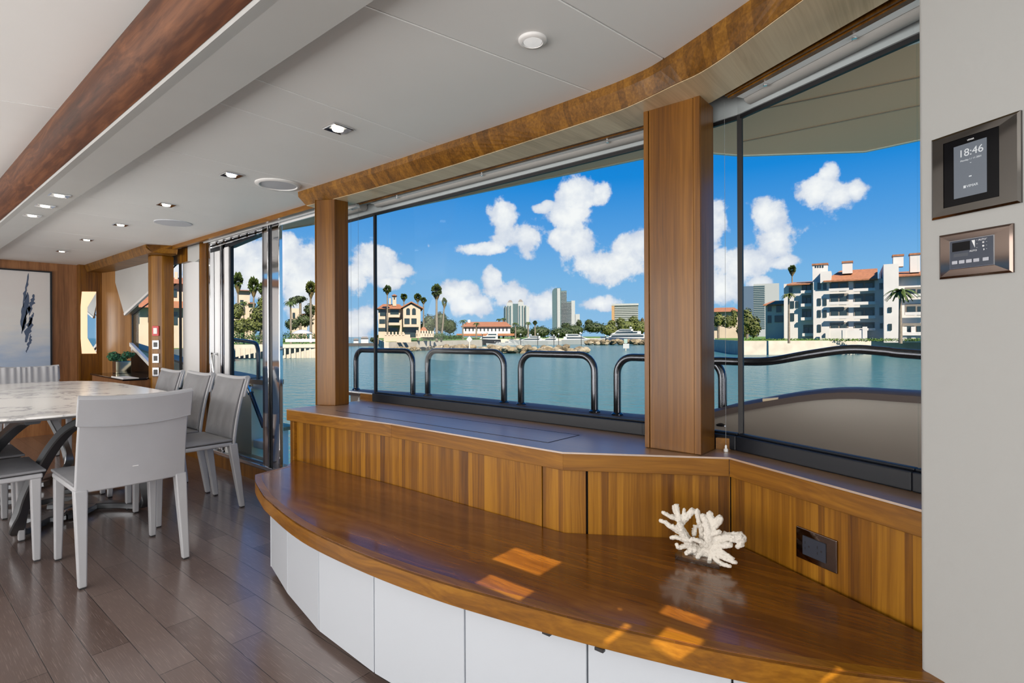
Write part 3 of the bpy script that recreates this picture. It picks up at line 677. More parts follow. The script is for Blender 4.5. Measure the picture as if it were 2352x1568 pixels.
dm = coral.modifiers.new('bumps', 'DISPLACE'); dm.texture = tx; dm.strength = 0.0042; dm.mid_level = 0.45

# ------------------------------------------------------------------ dining chairs
def smoothstep(t): return t*t*(3-2*t)
def slab(fn, nu, nv):
    """closed slab: fn(u, v, s) -> point, u,v in 0..1, s in {0,1} side"""
    vs = []; fs = []
    for s_ in (0, 1):
        for j in range(nv+1):
            for i in range(nu+1): vs.append(fn(i/nu, j/nv, s_))
    def I(i, j, s_): return s_*(nu+1)*(nv+1)+j*(nu+1)+i
    for j in range(nv):
        for i in range(nu):
            fs.append((I(i,j,0), I(i,j+1,0), I(i+1,j+1,0), I(i+1,j,0))); fs.append((I(i,j,1), I(i+1,j,1), I(i+1,j+1,1), I(i,j+1,1)))
    for i in range(nu):
        fs.append((I(i,0,0), I(i+1,0,0), I(i+1,0,1), I(i,0,1))); fs.append((I(i,nv,0), I(i,nv,1), I(i+1,nv,1), I(i+1,nv,0)))
    for j in range(nv):
        fs.append((I(0,j,0), I(0,j,1), I(0,j+1,1), I(0,j+1,0))); fs.append((I(nu,j,0), I(nu,j+1,0), I(nu,j+1,1), I(nu,j,1)))
    return MB().add(vs, fs)
def make_chair(label, group):
    t = empty('dining_chair', (0, 0, 0), 0, label, 'chair', group)
    def backy(z): k = (z-0.42)/0.45; return -0.205-0.035*k-0.055*k*k
    def bl(u, v, s_):       # outer shell
        z = 0.425+0.445*v; x = (u-0.5)*0.462*(1-0.02*v)
        cv = 0.018*(1-(2*u-1)**2)                     # hollow towards the sitter, bulging rearwards
        zz = z-(0.012*(1-(2*u-1)**2))*v**6+0.035*(1-v)**3*0
        th = 0.016
        return (x, backy(z)-cv-(th if s_ == 0 else -0.004), zz)
    slab(bl, 14, 14).build('back_shell', m_leather, t, smooth=True, bevel=0.006, seg=2, local=True)
    def cu_(u, v, s_):
        z = 0.475+0.392*v; x = (u-0.5)*0.425
        puff = 0.014*(1-abs(2*u-1)**6)*(1-abs(2*v-1)**8)+0.004*math.sin(u*23+v*5)*(1-abs(2*v-1)**4)*0.6
        return (x, backy(z)-0.018*(1-(2*u-1)**2)+(0.004 if s_ == 0 else 0.012+puff), z-(0.012*(1-(2*u-1)**2))*v**6)
    slab(cu_, 22, 14).build('back_cushion', m_leather_shade, t, smooth=True, local=True)
    def fl(u, v, s_):       # leather flap folded over the top, on the rear side
        z = 0.745+0.130*v+(-0.018*(1-(2*u-1)**2))*(1-v); x = (u-0.5)*0.474
        zz = z-(0.012*(1-(2*u-1)**2))*v**4
        return (x, backy(z)-0.018*(1-(2*u-1)**2)-(0.027 if s_ == 0 else 0.012)+(0.004*v), zz)
    slab(fl, 14, 6).build('headrest_flap', m_leather, t, smooth=True, bevel=0.004, local=True)
    tp_ = [((u-0.5)*0.468, backy(0.872)-0.018*(1-(2*u-1)**2)-0.006, 0.872-0.012*(1-(2*u-1)**2)) for u in [i/14 for i in range(15)]]
    MB().tube(tp_, 0.0165, 10).build('top_roll', m_leather, t, smooth=True, local=True)
    sm_ = [((u-0.5)*0.47, backy(0.745)-0.018*(1-(2*u-1)**2)-0.027, 0.748-0.018*(1-(2*u-1)**2)) for u in [i/14 for i in range(15)]]
    MB().tube(sm_, 0.0022, 6).build('stitched_piping', m_leather, t, smooth=True, local=True)
    MB().box(-0.012, 0.012, backy(0.52)-0.038, backy(0.52)-0.030, 0.519, 0.522).build('zip_pull', m_whitepl, t, local=True)
    def fr(u, v, s_):
        return ((u-0.5)*0.462, -0.20+0.45*v, 0.425 if s_ == 0 else 0.452)
    slab(fr, 2, 2).build('seat_frame', m_leather, t, smooth=True, bevel=0.008, seg=3, local=True)
    def se(u, v, s_):
        puff = 0.016*(1-abs(2*u-1)**5)*(1-abs(2*v-1)**5)
        edge = 0.006*(abs(2*u-1)**3)
        return ((u-0.5)*0.468, -0.20+0.462*v, (0.455 if s_ == 0 else 0.472+puff*0.7-0.004)+edge*0.4)
    slab(se, 16, 16).build('seat', m_leather_shade, t, smooth=True, bevel=0.004, local=True)
    for sx in (-1, 1):
        def leg(top, bot, w0, w1):
            r = []
            for k in range(5):
                f = k/4; cx = top[0]+(bot[0]-top[0])*f; cy = top[1]+(bot[1]-top[1])*f; z = top[2]+(bot[2]-top[2])*f; w = (w0+(w1-w0)*f)/2
                r.append([(cx-w, cy-w, z), (cx+w, cy-w, z), (cx+w, cy+w, z), (cx-w, cy+w, z)])
            return MB().loft(r)
        l1 = leg((sx*0.207, 0.222, 0.43), (sx*0.212, 0.226, 0.006), 0.044, 0.030).build('leg', m_leather, t, bevel=0.006, seg=3, smooth=True, local=True)
        l2 = leg((sx*0.208, -0.206, 0.44), (sx*0.214, -0.268, 0.006), 0.052, 0.032).build('leg', m_leather, t, bevel=0.006, seg=3, smooth=True, local=True)
        MB().box(sx*0.212-0.012, sx*0.212+0.012, 0.214, 0.238, 0, 0.006).build('foot_glide', m_dark, l1, local=True)
        MB().box(sx*0.214-0.012, sx*0.214+0.012, -0.280, -0.256, 0, 0.006).build('foot_glide', m_dark, l2, local=True)
    return t
G = 'grey leather dining chairs'
ch = make_chair('light grey leather dining chair seen from behind at the near end of the table', G)
ch.location = (-3.355, 0.845, 0); ch.rotation_euler = (0, 0, PI/2)          # faces -X
for (x, y, rz, lab) in [(-3.935, 1.355, PI, 'grey leather dining chair nearest the glass door on the window side of the table'),
        (-4.475, 1.345, PI, 'middle one of the three grey dining chairs on the window side of the table'),
        (-5.04, 1.335, PI, 'farthest grey dining chair on the window side of the table, mostly behind the others'),
        (-3.865, 0.335, 0, 'grey dining chair cut off by the left edge, seat corner and legs showing'),
        (-4.44, 0.335, 0, 'grey dining chair at the left edge, behind the one showing its seat corner'),
        (-6.48, 0.98, -PI/2, 'pale grey dining chair at the far end of the table, ruched back below the painting')]:
    c = copy_tree(ch, None, (x, y, 0), rz); c['label'] = lab
# ruched top fabric of the far chair
far = [o for o in bpy.data.objects if o.get('label', '').startswith('pale grey')][0]
def ru(u, v, s_):
    z = 0.70+0.175*v; w = 0.006*math.sin(u*60+1.5*math.sin(u*11))*(0.35+0.65*v)
    return ((u-0.5)*0.44, -0.245+(0.0 if s_ == 0 else 0.018+w)-0.03*v, z+0.004*math.sin(u*31)*v)
slab(ru, 60, 6).build('ruched_fabric', m_leather, far, smooth=True, local=True)

# ------------------------------------------------------------------ dining table
dt = empty('dining_table', (-4.98, 0.78, 0.0), 0, 'barrel-shaped white marble dining table on a looping dark metal base', 'table')
def barrel(a_, b_, n=72):
    out = []
    for i in range(n):
        th = 2*PI*i/n; c_, s_ = math.cos(th), math.sin(th)
        x = a_*math.copysign(abs(c_)**(2/4.2), c_); y = b_*math.copysign(abs(s_)**(2/3.4), s_)
        out.append((-4.98+x, 0.78+y))
    return out
MB().prism(barrel(1.41, 0.655), 0.738, 0.75).build('tabletop', m_marble, dt, bevel=0.003, smooth=True)
MB().loft([[(x, y, z) for x, y in barrel(1.41-k, 0.655-k)] for z, k in ((0.738, 0.004), (0.722, 0.05))]).build('top_underlay', mat('table_underside', (0.42, 0.43, 0.45), 0.5), dt, smooth=True)
def rr(w, h, r=0.006): return [(-w+r, -h), (w-r, -h), (w, -h+r), (w, h-r), (w-r, h), (-w+r, h), (-w, h-r), (-w, -h+r)]
def mirror_x(p): return (-9.96-p[0], p[1], p[2])
def mirror_y(p): return (p[0], 1.56-p[1]+0.13, p[2])
loopA = [(-4.62, 0.92, .035), (-4.45, 0.80, .03), (-4.24, 0.64, .03), (-4.11, 0.555, .045), (-4.065, 0.545, .11), (-4.03, 0.57, .24), (-3.97, 0.61, .38), (-3.88, 0.66, .53), (-3.79, 0.71, .635), (-3.70, 0.76, .69), (-3.60, 0.82, .715)]
loopB = [(-4.62, 0.78, .04), (-4.48, 0.93, .03), (-4.34, 1.08, .03), (-4.20, 1.17, .03), (-4.13, 1.185, .06), (-4.10, 1.18, .15), (-4.07, 1.14, .35), (-4.0, 1.05, .55), (-3.90, 0.98, .66), (-3.75, 0.93, .715)]
loopC = [(-4.95, 0.75, .035), (-5.02, 0.55, .03), (-5.0, 0.40, .035), (-4.90, 0.36, .10), (-4.66, 0.40, .28), (-4.38, 0.46, .46), (-4.10, 0.50, .60), (-3.86, 0.54, .70), (-3.74, 0.56, .715)]
def loopm(p): return spline(p, 40)
for lp in (loopA, loopB, loopC):
    MB().sweep(loopm(lp), rr(0.034, 0.020)).build('base_loop', m_steelbase, dt, smooth=True)
    MB().sweep(loopm([mirror_x((p[0], 1.66-p[1], p[2])) for p in lp]), rr(0.034, 0.020)).build('base_loop', m_steelbase, dt, smooth=True)
ringp = [(-4.56+0.26*math.cos(2*PI*i/24), 0.80+0.19*math.sin(2*PI*i/24), 0.03) for i in range(25)]
MB().sweep(ringp, rr(0.03, 0.018)).build('base_ring', m_steelbase, dt, smooth=True)
MB().lathe([(0.05, 0), (0.055, 0.03), (0.04, 0.05), (0.0, 0.052)], (-4.34, 0.84, 0.01), 16).build('base_hub', m_chrome_d, dt, smooth=True)

# ------------------------------------------------------------------ ceiling lamps and speakers
def downlight(x, y, z, group, label, w=0.046):
    t = empty('square_downlight', (x, y, z), 0, label, 'ceiling light', group)
    mb = MB(); o_, i_ = w, w*0.62
    sq = lambda a_, zz: [(-a_, -a_, zz), (a_, -a_, zz), (a_, a_, zz), (-a_, a_, zz)]
    mb.loft([sq(o_, 0.0), sq(o_, -0.006), sq(o_-0.003, -0.008), sq(i_, -0.002)], True, False).build('frame', m_chrome, t, local=True)
    ring = [(0.0235*(1 if abs(math.cos(a_)) > .5 else .9)*math.cos(a_), 0.0235*math.sin(a_)) for a_ in [2*PI*k/12 for k in range(12)]]
    MB().prism(ring, -0.012, -0.001).build('lens', m_lamp, t, bevel=0.002, local=True)
    return t
dl = None
main = [(-2.025, 1.288), (-3.047, 1.280), (-4.062, 1.287), (-5.051, 1.283), (-6.05, 1.28), (-7.046, 1.287)]
names = ['nearest', 'second nearest', 'third nearest', 'fourth nearest', 'fifth nearest', 'farthest']
for i, (x, y) in enumerate(main):
    lab = 'square chrome downlight in the white headliner, %s of that row of six' % names[i]
    if dl is None: dl = downlight(x, y, 2.04, 'square downlights in the white headliner', lab)
    else: c = copy_tree(dl, None, (x, y, 2.04)); c['label'] = lab
for i, x in enumerate((-4.047, -4.436, -4.848)):
    c = copy_tree(dl, None, (x, 0.729, 1.9895)); c['group'] = 'square downlights in the grey bulkhead'
    c['label'] = 'square chrome downlight in the grey bulkhead beside the walnut cove, %s of three' % ('nearest', 'middle', 'farthest')[i]
for i, (x, y) in enumerate(main+[(-4.047, .729), (-4.436, .729), (-4.848, .729)]):
    d = bpy.data.lights.new('downlight_beam', 'SPOT'); d.energy = 9; d.spot_size = D2R(110); d.spot_blend = 0.8; d.shadow_soft_size = 0.02; d.color = (1.0, 0.9, 0.75)
    o = bpy.data.objects.new('downlight_beam', d); COL.objects.link(o); o.location = (x, y, (2.04 if i < 6 else 1.99)-0.016)
rl = empty('round_downlight', (-0.975, 1.282, 2.04), 0, 'round white ceiling light in the headliner above the bench', 'ceiling light')
MB().lathe([(0.043, 0), (0.043, -0.004), (0.040, -0.008), (0.031, -0.010), (0.029, -0.006)], (0, 0, 0), 36).build('trim_ring', m_whitepl, rl, smooth=True, local=True)
MB().lathe([(0.029, -0.005), (0.027, -0.009), (0.0, -0.010)], (0, 0, 0), 32).build('lens', m_lampw, rl, smooth=True, local=True)
m_grille = mat('speaker_grille', (0.55, 0.57, 0.62), 0.7, bump=0.6, bump_scale=1500, bump_d=0.0005)
for i, (x, y, r, lab) in enumerate([(-3.040, 1.540, 0.125, 'round white ceiling speaker near the wooden valance'), (-4.68, 1.53, 0.128, 'flat round ceiling speaker farther forward, above the glass door')]):
    s_ = empty('ceiling_speaker', (x, y, 2.04), 0, lab, 'speaker', 'round ceiling speakers')
    if i == 0: MB().lathe([(r, 0), (r, -0.004), (r-0.006, -0.009), (r-0.022, -0.010), (r-0.026, -0.004)], (0, 0, 0), 48).build('trim_ring', m_whitepl, s_, smooth=True, local=True)
    MB().lathe([(r-(0.024 if i == 0 else 0), 0), (r-(0.024 if i == 0 else 0.002), -0.005), (0, -0.007)], (0, 0, 0), 48).build('grille', m_grille, s_, smooth=True, local=True)

# ------------------------------------------------------------------ roller blinds over the bay, and their cords
def roller(p, q, label, off=0.095, zc=1.968, r=0.030, name='roller_blind'):
    a_, b_ = along(p, q, off); ra, rb = along(p, q, 0.055)
    t = empty(name, (a_[0], a_[1], zc), 0, label, 'roller blind', 'roller blinds of the bay')
    MB().tube([(*a_, zc), (*b_, zc)], r, 20).build('fabric_roll', m_blind, t, smooth=True)
    mb = MB(); mb.seg(ra, rb, 0.017, 1.953, 1.975); mb.build('bottom_bar', m_alu, t, bevel=0.002)
    for f in (0.12, 0.45, 0.80):
        P = Vector(ra).lerp(Vector(rb), f); MB().lathe([(0.0, 0), (0.007, 0.001), (0.007, 0.006), (0.004, 0.008)], (P.x, P.y, 1.945), 10).build('cord_clip', m_chrome, t, smooth=True)
    return t
roller((-2.72, 1.905), (-0.70, 1.905), 'rolled-up grey blind above the wide middle window')
roller((-0.585, 1.842), (0.20, 1.425), 'rolled-up grey blind above the right window', off=0.10)
roller((-3.15, 1.900), (-2.86, 1.903), 'short rolled-up grey blind above the narrow pane beside the left post')
m_cord = mat('grey_cord', (0.25, 0.27, 0.28), 0.6)
def cord(x, y, z0, z1, label, bead=True, group='thin blind cords'):
    t = empty('blind_cord', (x, y, z0), 0, label, 'cord', group)
    MB().tube([(x, y, z0), (x, y, z1)], 0.0006, 6).build('line', m_cord, t)
    if bead: MB().lathe([(0.002, 0.022), (0.004, 0.018), (0.004, 0.010), (0.0075, 0.007), (0.0075, -0.001), (0, -0.001)][::-1], (x, y, z0), 14).build('weight', m_alu, t, smooth=True)
cord(-2.87, 1.965, 0.747, 1.955, 'thin steadying cord with a metal foot between the left post and the black mullion')
cord(-2.985, 1.99, 0.79, 1.955, 'fainter thin cord just right of the left wooden post', False)
cord(-0.612, 1.900, 0.747, 1.957, 'thin cord with a white bead foot beside the thick wooden post')

# ------------------------------------------------------------------ forward corner: walls, valance, windows
struct('wall_forward.001', MB().box(-8.32, -8.2, 1.672, 1.885, 0.0, 2.05), m_teak)
struct('trim_15', MB().box(-8.3, -8.195, 1.655, 1.672, 0.0, 2.05), m_post)
struct('wall_starboard', MB().prism([(-8.2, 1.885), (-7.5, 2.0), (-7.5, 2.08), (-8.3, 2.0)], 0.0, 2.05), wood('forward_side_teak', ((0.19, 0.085, 0.028), (0.33, 0.16, 0.055), (0.45, 0.24, 0.09)), 'Z', 0, 0.07, 0.3, 0.7, 0.02))
struct('wall_starboard.001', MB().box(-7.5, -5.28, 2.0, 2.06, 0.0, 0.60), m_post)
def val2():
    return MB().loft([[(x, 1.712, 2.045), (x, 1.715, 2.010), (x+e, 1.735, 1.957), (x+e, 1.95, 1.957), (x, 1.95, 2.045)] for x, e in ((-8.19, 0.0), (-5.965, 0.10))])
struct('trim_16', val2(), m_valance)
struct('trim_17', MB().prism_n([(-5.965, 1.712, 2.045), (-5.865, 1.735, 1.957), (-5.875, 1.95, 1.957), (-5.83, 1.95, 2.045)], (0.006, 0, 0)), m_teak)
struct('trim_18', MB().prism([(-6.20, 1.80), (-6.075, 1.792), (-6.0, 1.862), (-6.03, 1.975), (-6.2, 1.975)], 0.0, 1.957), m_teak, bevel=0.008)
struct('trim_19', MB().box(-5.90, -3.10, 1.900, 1.928, 2.005, 2.0405), m_teak_x)
m_track = m_chrome_d
struct('trim_20', MB().box(-5.30, -2.9, 1.944, 1.962, 2.018, 2.040).box(-5.30, -2.9, 1.975, 1.990, 2.010, 2.035).box(-5.30, -2.9, 2.012, 2.024, 1.998, 2.03), m_alu)
struct('trim_21', MB().box(-5.9, -2.9, 1.928, 2.10, 2.034, 2.06), m_blk)
pn = empty('slanted_blind', (-7.2, 1.95, 1.43), 0, 'grey trapezoid blind panel with a white lower edge beside the forward wooden post', 'blind panel')
MB().prism_n([(-7.985, 1.94, 1.955), (-6.2, 1.94, 1.955), (-6.2, 1.94, 1.76), (-7.524, 1.94, 1.432)][::1], (0, 0.012, 0)).build('panel', m_grey_lin, pn)
MB().prism_n([(-7.524, 1.935, 1.432), (-6.2, 1.935, 1.76), (-6.2, 1.935, 1.735), (-7.50, 1.935, 1.408)], (0, 0.025, 0)).build('lower_edge', m_alu, pn)
w4 = empty('window_4', (-7.5, 2.0, 0.8)); w4['kind'] = 'structure'
MB().prism_n([(-7.5, 2.02, 1.42), (-6.1, 2.02, 1.69), (-6.1, 2.02, 0.63), (-7.5, 2.02, 1.08)], (0, 0.008, 0)).build('pane', m_glass, w4)
MB().tube([(-7.49, 2.015, 1.42), (-6.1, 2.015, 1.69)], 0.008, 6).build('frame_bar', m_gasket, w4); MB().tube([(-7.495, 2.015, 1.08), (-7.495, 2.015, 1.43)], 0.008, 6).build('frame_bar', m_gasket, w4)
MB().prism_n([(-7.5, 1.985, 1.09), (-6.1, 1.985, 0.64), (-6.1, 1.985, 0.60), (-7.5, 1.985, 1.05)], (0, 0.035, 0)).build('sill_bar', m_alu, w4)
MB().prism_n([(-7.5, 2.0, 1.05), (-6.1, 2.0, 0.60), (-6.1, 2.0, 0.50), (-7.5, 2.0, 0.50)], (0, 0.03, 0)).build('lower_panel', m_blkgloss, w4)
w5 = empty('window_5', (-6.3, 2.05, 0.6)); w5['kind'] = 'structure'
MB().box(-6.32, -6.085, 2.05, 2.058, 0.6, 1.93).build('pane', m_glass, w5); MB().box(-5.60, -5.42, 2.05, 2.058, 0.6, 1.87).build('pane', m_glass, w5)
MB().tube([(-6.32, 2.048, 1.86), (-6.09, 2.048, 1.925)], 0.008, 6).build('frame_bar', m_gasket, w5); MB().box(-6.092, -6.072, 2.04, 2.06, 0.6, 1.93).build('frame_bar', m_gasket, w5)
MB().box(-5.575, -5.562, 2.04, 2.06, 0.6, 1.88).build('frame_bar', m_gasket, w5)
struct('trim_22', MB().prism([(-6.07, 2.065), (-5.575, 2.062), (-5.575, 2.16), (-6.07, 2.16)], 0.0, 1.905), m_superw, bevel=0.01)
struct('trim_23', MB().box(-6.31, -5.785, 2.02, 2.05, 1.895, 2.05), m_teak)
struct('trim_24', MB().prism_n([(-5.785, 2.015, 2.05), (-5.42, 2.015, 2.05), (-5.42, 2.015, 1.905), (-5.60, 2.015, 1.872), (-5.785, 2.015, 1.895)], (0, 0.05, 0)), m_grey_lin)
struct('trim_25', MB().box(-5.42, -5.275, 1.985, 2.06, 0.0, 2.035), m_post, bevel=0.004)

# sliding door with its polished frame
dr_ = empty('door_1', (-4.6, 2.05, 0.0)); dr_['kind'] = 'structure'
def jb(x0, x1, y0, y1, z0, z1, m, nm='jamb'): return MB().box(x0, x1, y0, y1, z0, z1).build(nm, m, dr_, bevel=0.004)
jb(-5.262, -5.215, 2.0, 2.08, 0.12, 2.03, m_chrome); jb(-5.21, -5.06, 2.035, 2.075, 0.12, 1.93, m_superw); jb(-5.055, -5.03, 2.02, 2.07, 0.12, 2.0, m_chrome_d)
jb(-5.02, -4.97, 2.03, 2.06, 0.12, 2.0, m_chrome_d); jb(-4.965, -4.885, 2.02, 2.07, 0.12, 1.94, m_superw); jb(-4.885, -4.86, 2.03, 2.06, 0.12, 1.95, m_blk)
MB().box(-4.86, -4.215, 2.04, 2.048, 0.13, 2.0).build('pane', m_glass, dr_)
jb(-4.215, -4.175, 2.0, 2.03, 0.12, 2.03, m_chrome_d, 'stile'); jb(-4.172, -4.115, 1.995, 2.03, 0.12, 2.03, m_chrome, 'stile'); jb(-4.110, -4.06, 2.01, 2.05, 0.12, 2.03, m_blk, 'stile'); jb(-4.055, -3.945, 2.0, 2.03, 0.12, 2.03, m_chrome, 'stile')
MB().prism_n([(-5.26, 2.03, 2.035), (-4.2, 2.03, 2.035), (-4.2, 2.03, 1.985), (-4.86, 2.03, 1.935), (-5.26, 2.03, 1.93)], (0, 0.05, 0)).build('head_track', m_blk, dr_)
for zz in (1.965, 1.99): MB().tube([(-5.25, 2.015, zz), (-4.2, 2.015, zz+0.018)], 0.007, 8).build('track_rod', m_chrome, dr_)
for k in range(6): MB().box(-5.1+k*0.15, -5.06+k*0.15, 2.004, 2.03, 1.975, 2.008).build('track_bracket', m_chrome_d, dr_)
MB().box(-5.26, -3.94, 2.0, 2.1, 0.10, 0.125).build('threshold', m_chrome, dr_, bevel=0.004); MB().box(-5.26, -3.94, 1.985, 1.998, 0.125, 0.138).build('threshold_rail', m_chrome, dr_, bevel=0.003)
MB().box(-5.26, -3.94, 2.03, 2.04, 0.125, 0.145).build('threshold_rail', m_chrome_d, dr_, bevel=0.003)
gh = MB().tube(spline([(-5.16, 2.03, 1.0), (-5.13, 1.985, 0.98), (-5.10, 1.98, 0.85), (-5.10, 1.98, 0.70), (-5.13, 2.0, 0.62), (-5.16, 2.03, 0.60)], 20), 0.012, 10).build('handle', m_chrome, dr_, smooth=True)
struct('baseboard_starboard', MB().box(-5.26, -2.89, 1.992, 2.02, 0.0, 0.102), m_post)
struct('window_6', MB().box(-3.945, -3.2, 2.045, 2.053, 0.12, 2.03), m_glass)
struct('trim_26', MB().box(-3.95, -2.9, 2.0, 2.10, 0.0, 0.12), m_chrome_d)

# mirror niche, painting, alarm, switches
nm_ = empty('mirror_niche', (-8.19, 1.74, 0.95), 0, 'tall hexagonal backlit mirror niche glowing warm on the forward wooden column', 'mirror')
MB().prism_n([(-8.193, 1.684, 1.712), (-8.193, 1.825, 1.719), (-8.193, 1.825, 0.953), (-8.193, 1.681, 0.956), (-8.193, 1.670, 1.146), (-8.193, 1.671, 1.521)], (0.004, 0, 0)).build('lit_surround', m_niche, nm_)
MB().prism_n([(-8.188, 1.735, 1.523), (-8.188, 1.822, 1.705), (-8.188, 1.822, 0.965), (-8.188, 1.735, 1.146)], (0.006, 0, 0)).build('mirror', m_mirror, nm_)
ps = empty('painting', (-8.28, 0.6, 1.35), 0, 'large pale blue abstract painting with dark vertical strokes in a thin black frame', 'painting')
def paint_mat():
    m = bpy.data.materials.new('abstract_painting'); m.use_nodes = True; nt = m.node_tree; N = nt.nodes.new; L = nt.links.new; b = nt.nodes['Principled BSDF']
    g = N('ShaderNodeNewGeometry'); sp = N('ShaderNodeSeparateXYZ'); L(g.outputs['Position'], sp.inputs[0])
    mr = N('ShaderNodeMapRange'); L(sp.outputs[2], mr.inputs[0]); mr.inputs[1].default_value = 0.76; mr.inputs[2].default_value = 1.93
    mp = N('ShaderNodeMapping'); L(g.outputs['Position'], mp.inputs[0]); mp.inputs['Scale'].default_value = (1, 1.6, 5)
    n = N('ShaderNodeTexNoise'); L(mp.outputs[0], n.inputs['Vector']); n.inputs['Scale'].default_value = 2.5; n.inputs['Detail'].default_value = 7
    ad = N('ShaderNodeMath'); ad.operation = 'MULTIPLY_ADD'; L(n.outputs[0], ad.inputs[0]); ad.inputs[1].default_value = 0.45; L(mr.outputs[0], ad.inputs[2])
    cr = N('ShaderNodeValToRGB'); L(ad.outputs[0], cr.inputs[0]); e = cr.color_ramp.elements; e[0].position = 0.2; e[0].color = (0.42, 0.50, 0.62, 1); e[1].position = 1.0; e[1].color = (0.62, 0.60, 0.60, 1)
    for p, c in ((0.34, (0.36, 0.46, 0.62, 1)), (0.5, (0.52, 0.57, 0.64, 1)), (0.7, (0.64, 0.64, 0.64, 1))):
        q = e.new(p); q.color = c
    L(cr.outputs[0], b.inputs['Base Color']); b.inputs['Roughness'].default_value = 0.55; return m
MB().box(-8.30, -8.285, -0.45, 1.402, 0.772, 1.922).build('canvas', paint_mat(), ps)
fm = MB(); 
for b_ in ((-0.47, 1.418, 1.922, 1.938), (-0.47, 1.418, 0.756, 0.772), (1.402, 1.418, 0.772, 1.922), (-0.47, -0.45, 0.772, 1.922)): fm.box(-8.30, -8.268, *b_)
fm.build('frame', m_blk, ps)
rs = random.Random(11); m_ink = mat('blue_black_paint', (0.06, 0.09, 0.16), 0.6)
def stroke(y, z, h, w):
    n = 12; L_ = []; R_ = []
    for i in range(n+1):
        f = i/n; ww = w*(0.25+math.sin(f*PI))*rs.uniform(.4, 1.1); yy = y+0.02*math.sin(f*3+z)+rs.uniform(-.006, .006)
        L_.append((-8.2845, yy-ww, z-h*f)); R_.append((-8.2845, yy+ww, z-h*f))
    MB().prism_n(L_+R_[::-1], (0.001, 0, 0)).build('brush_stroke', m_ink, ps)
for y, z, h, w in ((1.19, 1.90, 0.40, 0.012), (1.18, 1.68, 0.45, 0.030), (1.235, 1.66, 0.25, 0.022), (1.205, 1.40, 0.30, 0.030), (1.205, 1.20, 0.22, 0.014), (1.23, 1.45, 0.18, 0.012), (1.17, 1.50, 0.30, 0.010)): stroke(y, z, h, w)
def on_post(z0, z1, m, name, label, cat, group=None, face=None, w=0.062):
    A = Vector((-6.075, 1.792)); B = Vector((-6.0, 1.862)); d = (B-A).normalized(); n = Vector((d.y, -d.x))
    t = empty(name, ((A+B)/2).to_3d()+Vector((0, 0, z0)), 0, label, cat, group)
    def pp(k, o): p = A+d*k+n*o; return (p.x, p.y)
    MB().prism([pp(0.012, 0.0), pp(0.012+w, 0.0), pp(0.012+w, 0.012), pp(0.012, 0.012)], z0, z1).build('plate', m, t, bevel=0.002)
    if face: MB().prism([pp(0.026, 0.012), pp(w-0.002, 0.012), pp(w-0.002, 0.016), pp(0.026, 0.016)], z0+0.02, z1-0.02).build('insert', face, t)
    return t
on_post(1.165, 1.262, m_red, 'fire_call_point', 'small red fire alarm call point high on the forward wooden post', 'alarm', face=m_whitepl)
on_post(1.035, 1.122, m_chrome_d, 'wall_switch', 'upper chrome switch plate just below the red alarm', 'switch', 'switch plates on the forward post', m_dark)
on_post(0.900, 0.990, m_chrome_d, 'wall_switch', 'middle chrome switch plate on the forward post, second below the red alarm', 'switch', 'switch plates on the forward post', m_dark)
on_post(0.765, 0.855, m_chrome_d, 'wall_switch', 'lowest chrome switch plate on the forward post, near the chair backs', 'switch', 'switch plates on the forward post', m_dark)
for k, x in enumerate((-6.20, -6.155, -6.115)):
    cord(x, 1.985, 1.60, 2.03, '%s of three pale pull cords ending in a dark weight beside the forward post' % ('leftmost', 'middle', 'rightmost')[k], False)
MB_ = MB().box(-6.215, -6.10, 1.975, 1.995, 1.555, 1.60); o = MB_.build('cord_weight', m_dark, None); tag(o, 'small dark weight joining the three pull cords by the forward post', 'weight')

# console with planter and book
cs = empty('side_console', (-6.8, 1.8, 0.0), 0, 'low forward console with a black glossy top beside the wooden post', 'console')
MB().box(-7.45, -6.12, 1.62, 1.985, 0.0, 0.735).build('carcass', m_fwd, cs)
MB().prism([(-7.45, 1.60), (-6.10, 1.56), (-6.10, 1.76), (-6.21, 1.80), (-6.21, 1.985), (-7.45, 1.985)], 0.735, 0.75).build('glossy_top', m_blkgloss, cs, bevel=0.003)
MB().box(-8.19, -7.46, 1.60, 1.88, 0.0, 0.62).build('low_plinth', m_teak, cs)
bk = empty('open_book', (-6.3, 1.62, 0.75), 0, 'pale magazine lying on the black console top near the table', 'magazine')
MB().box(-6.50, -6.13, 1.575, 1.70, 0.7505, 0.758).build('pages', mat('paper', (0.75, 0.72, 0.68), 0.6), bk); MB().box(-6.51, -6.12, 1.57, 1.574, 0.7505, 0.765).build('spine', m_whitepl, bk)
pl = empty('potted_plant', (-7.2, 1.83, 0.75), 0, 'small green plant in a square mirrored planter on the forward console', 'plant')
MB().box(-7.27, -7.13, 1.763, 1.905, 0.75, 0.885).build('planter', mat('gold_mirror', (0.75, 0.70, 0.52), 0.08, 1.0), pl, bevel=0.003)
MB().box(-7.26, -7.14, 1.773, 1.895, 0.885, 0.890).build('soil', m_toe, pl)
def leafmat(name, c, var=0.35, sc_=6.0):
    return mat(name, c, 0.6, spec=0.3, noise_amt=var, noise_scale=sc_)
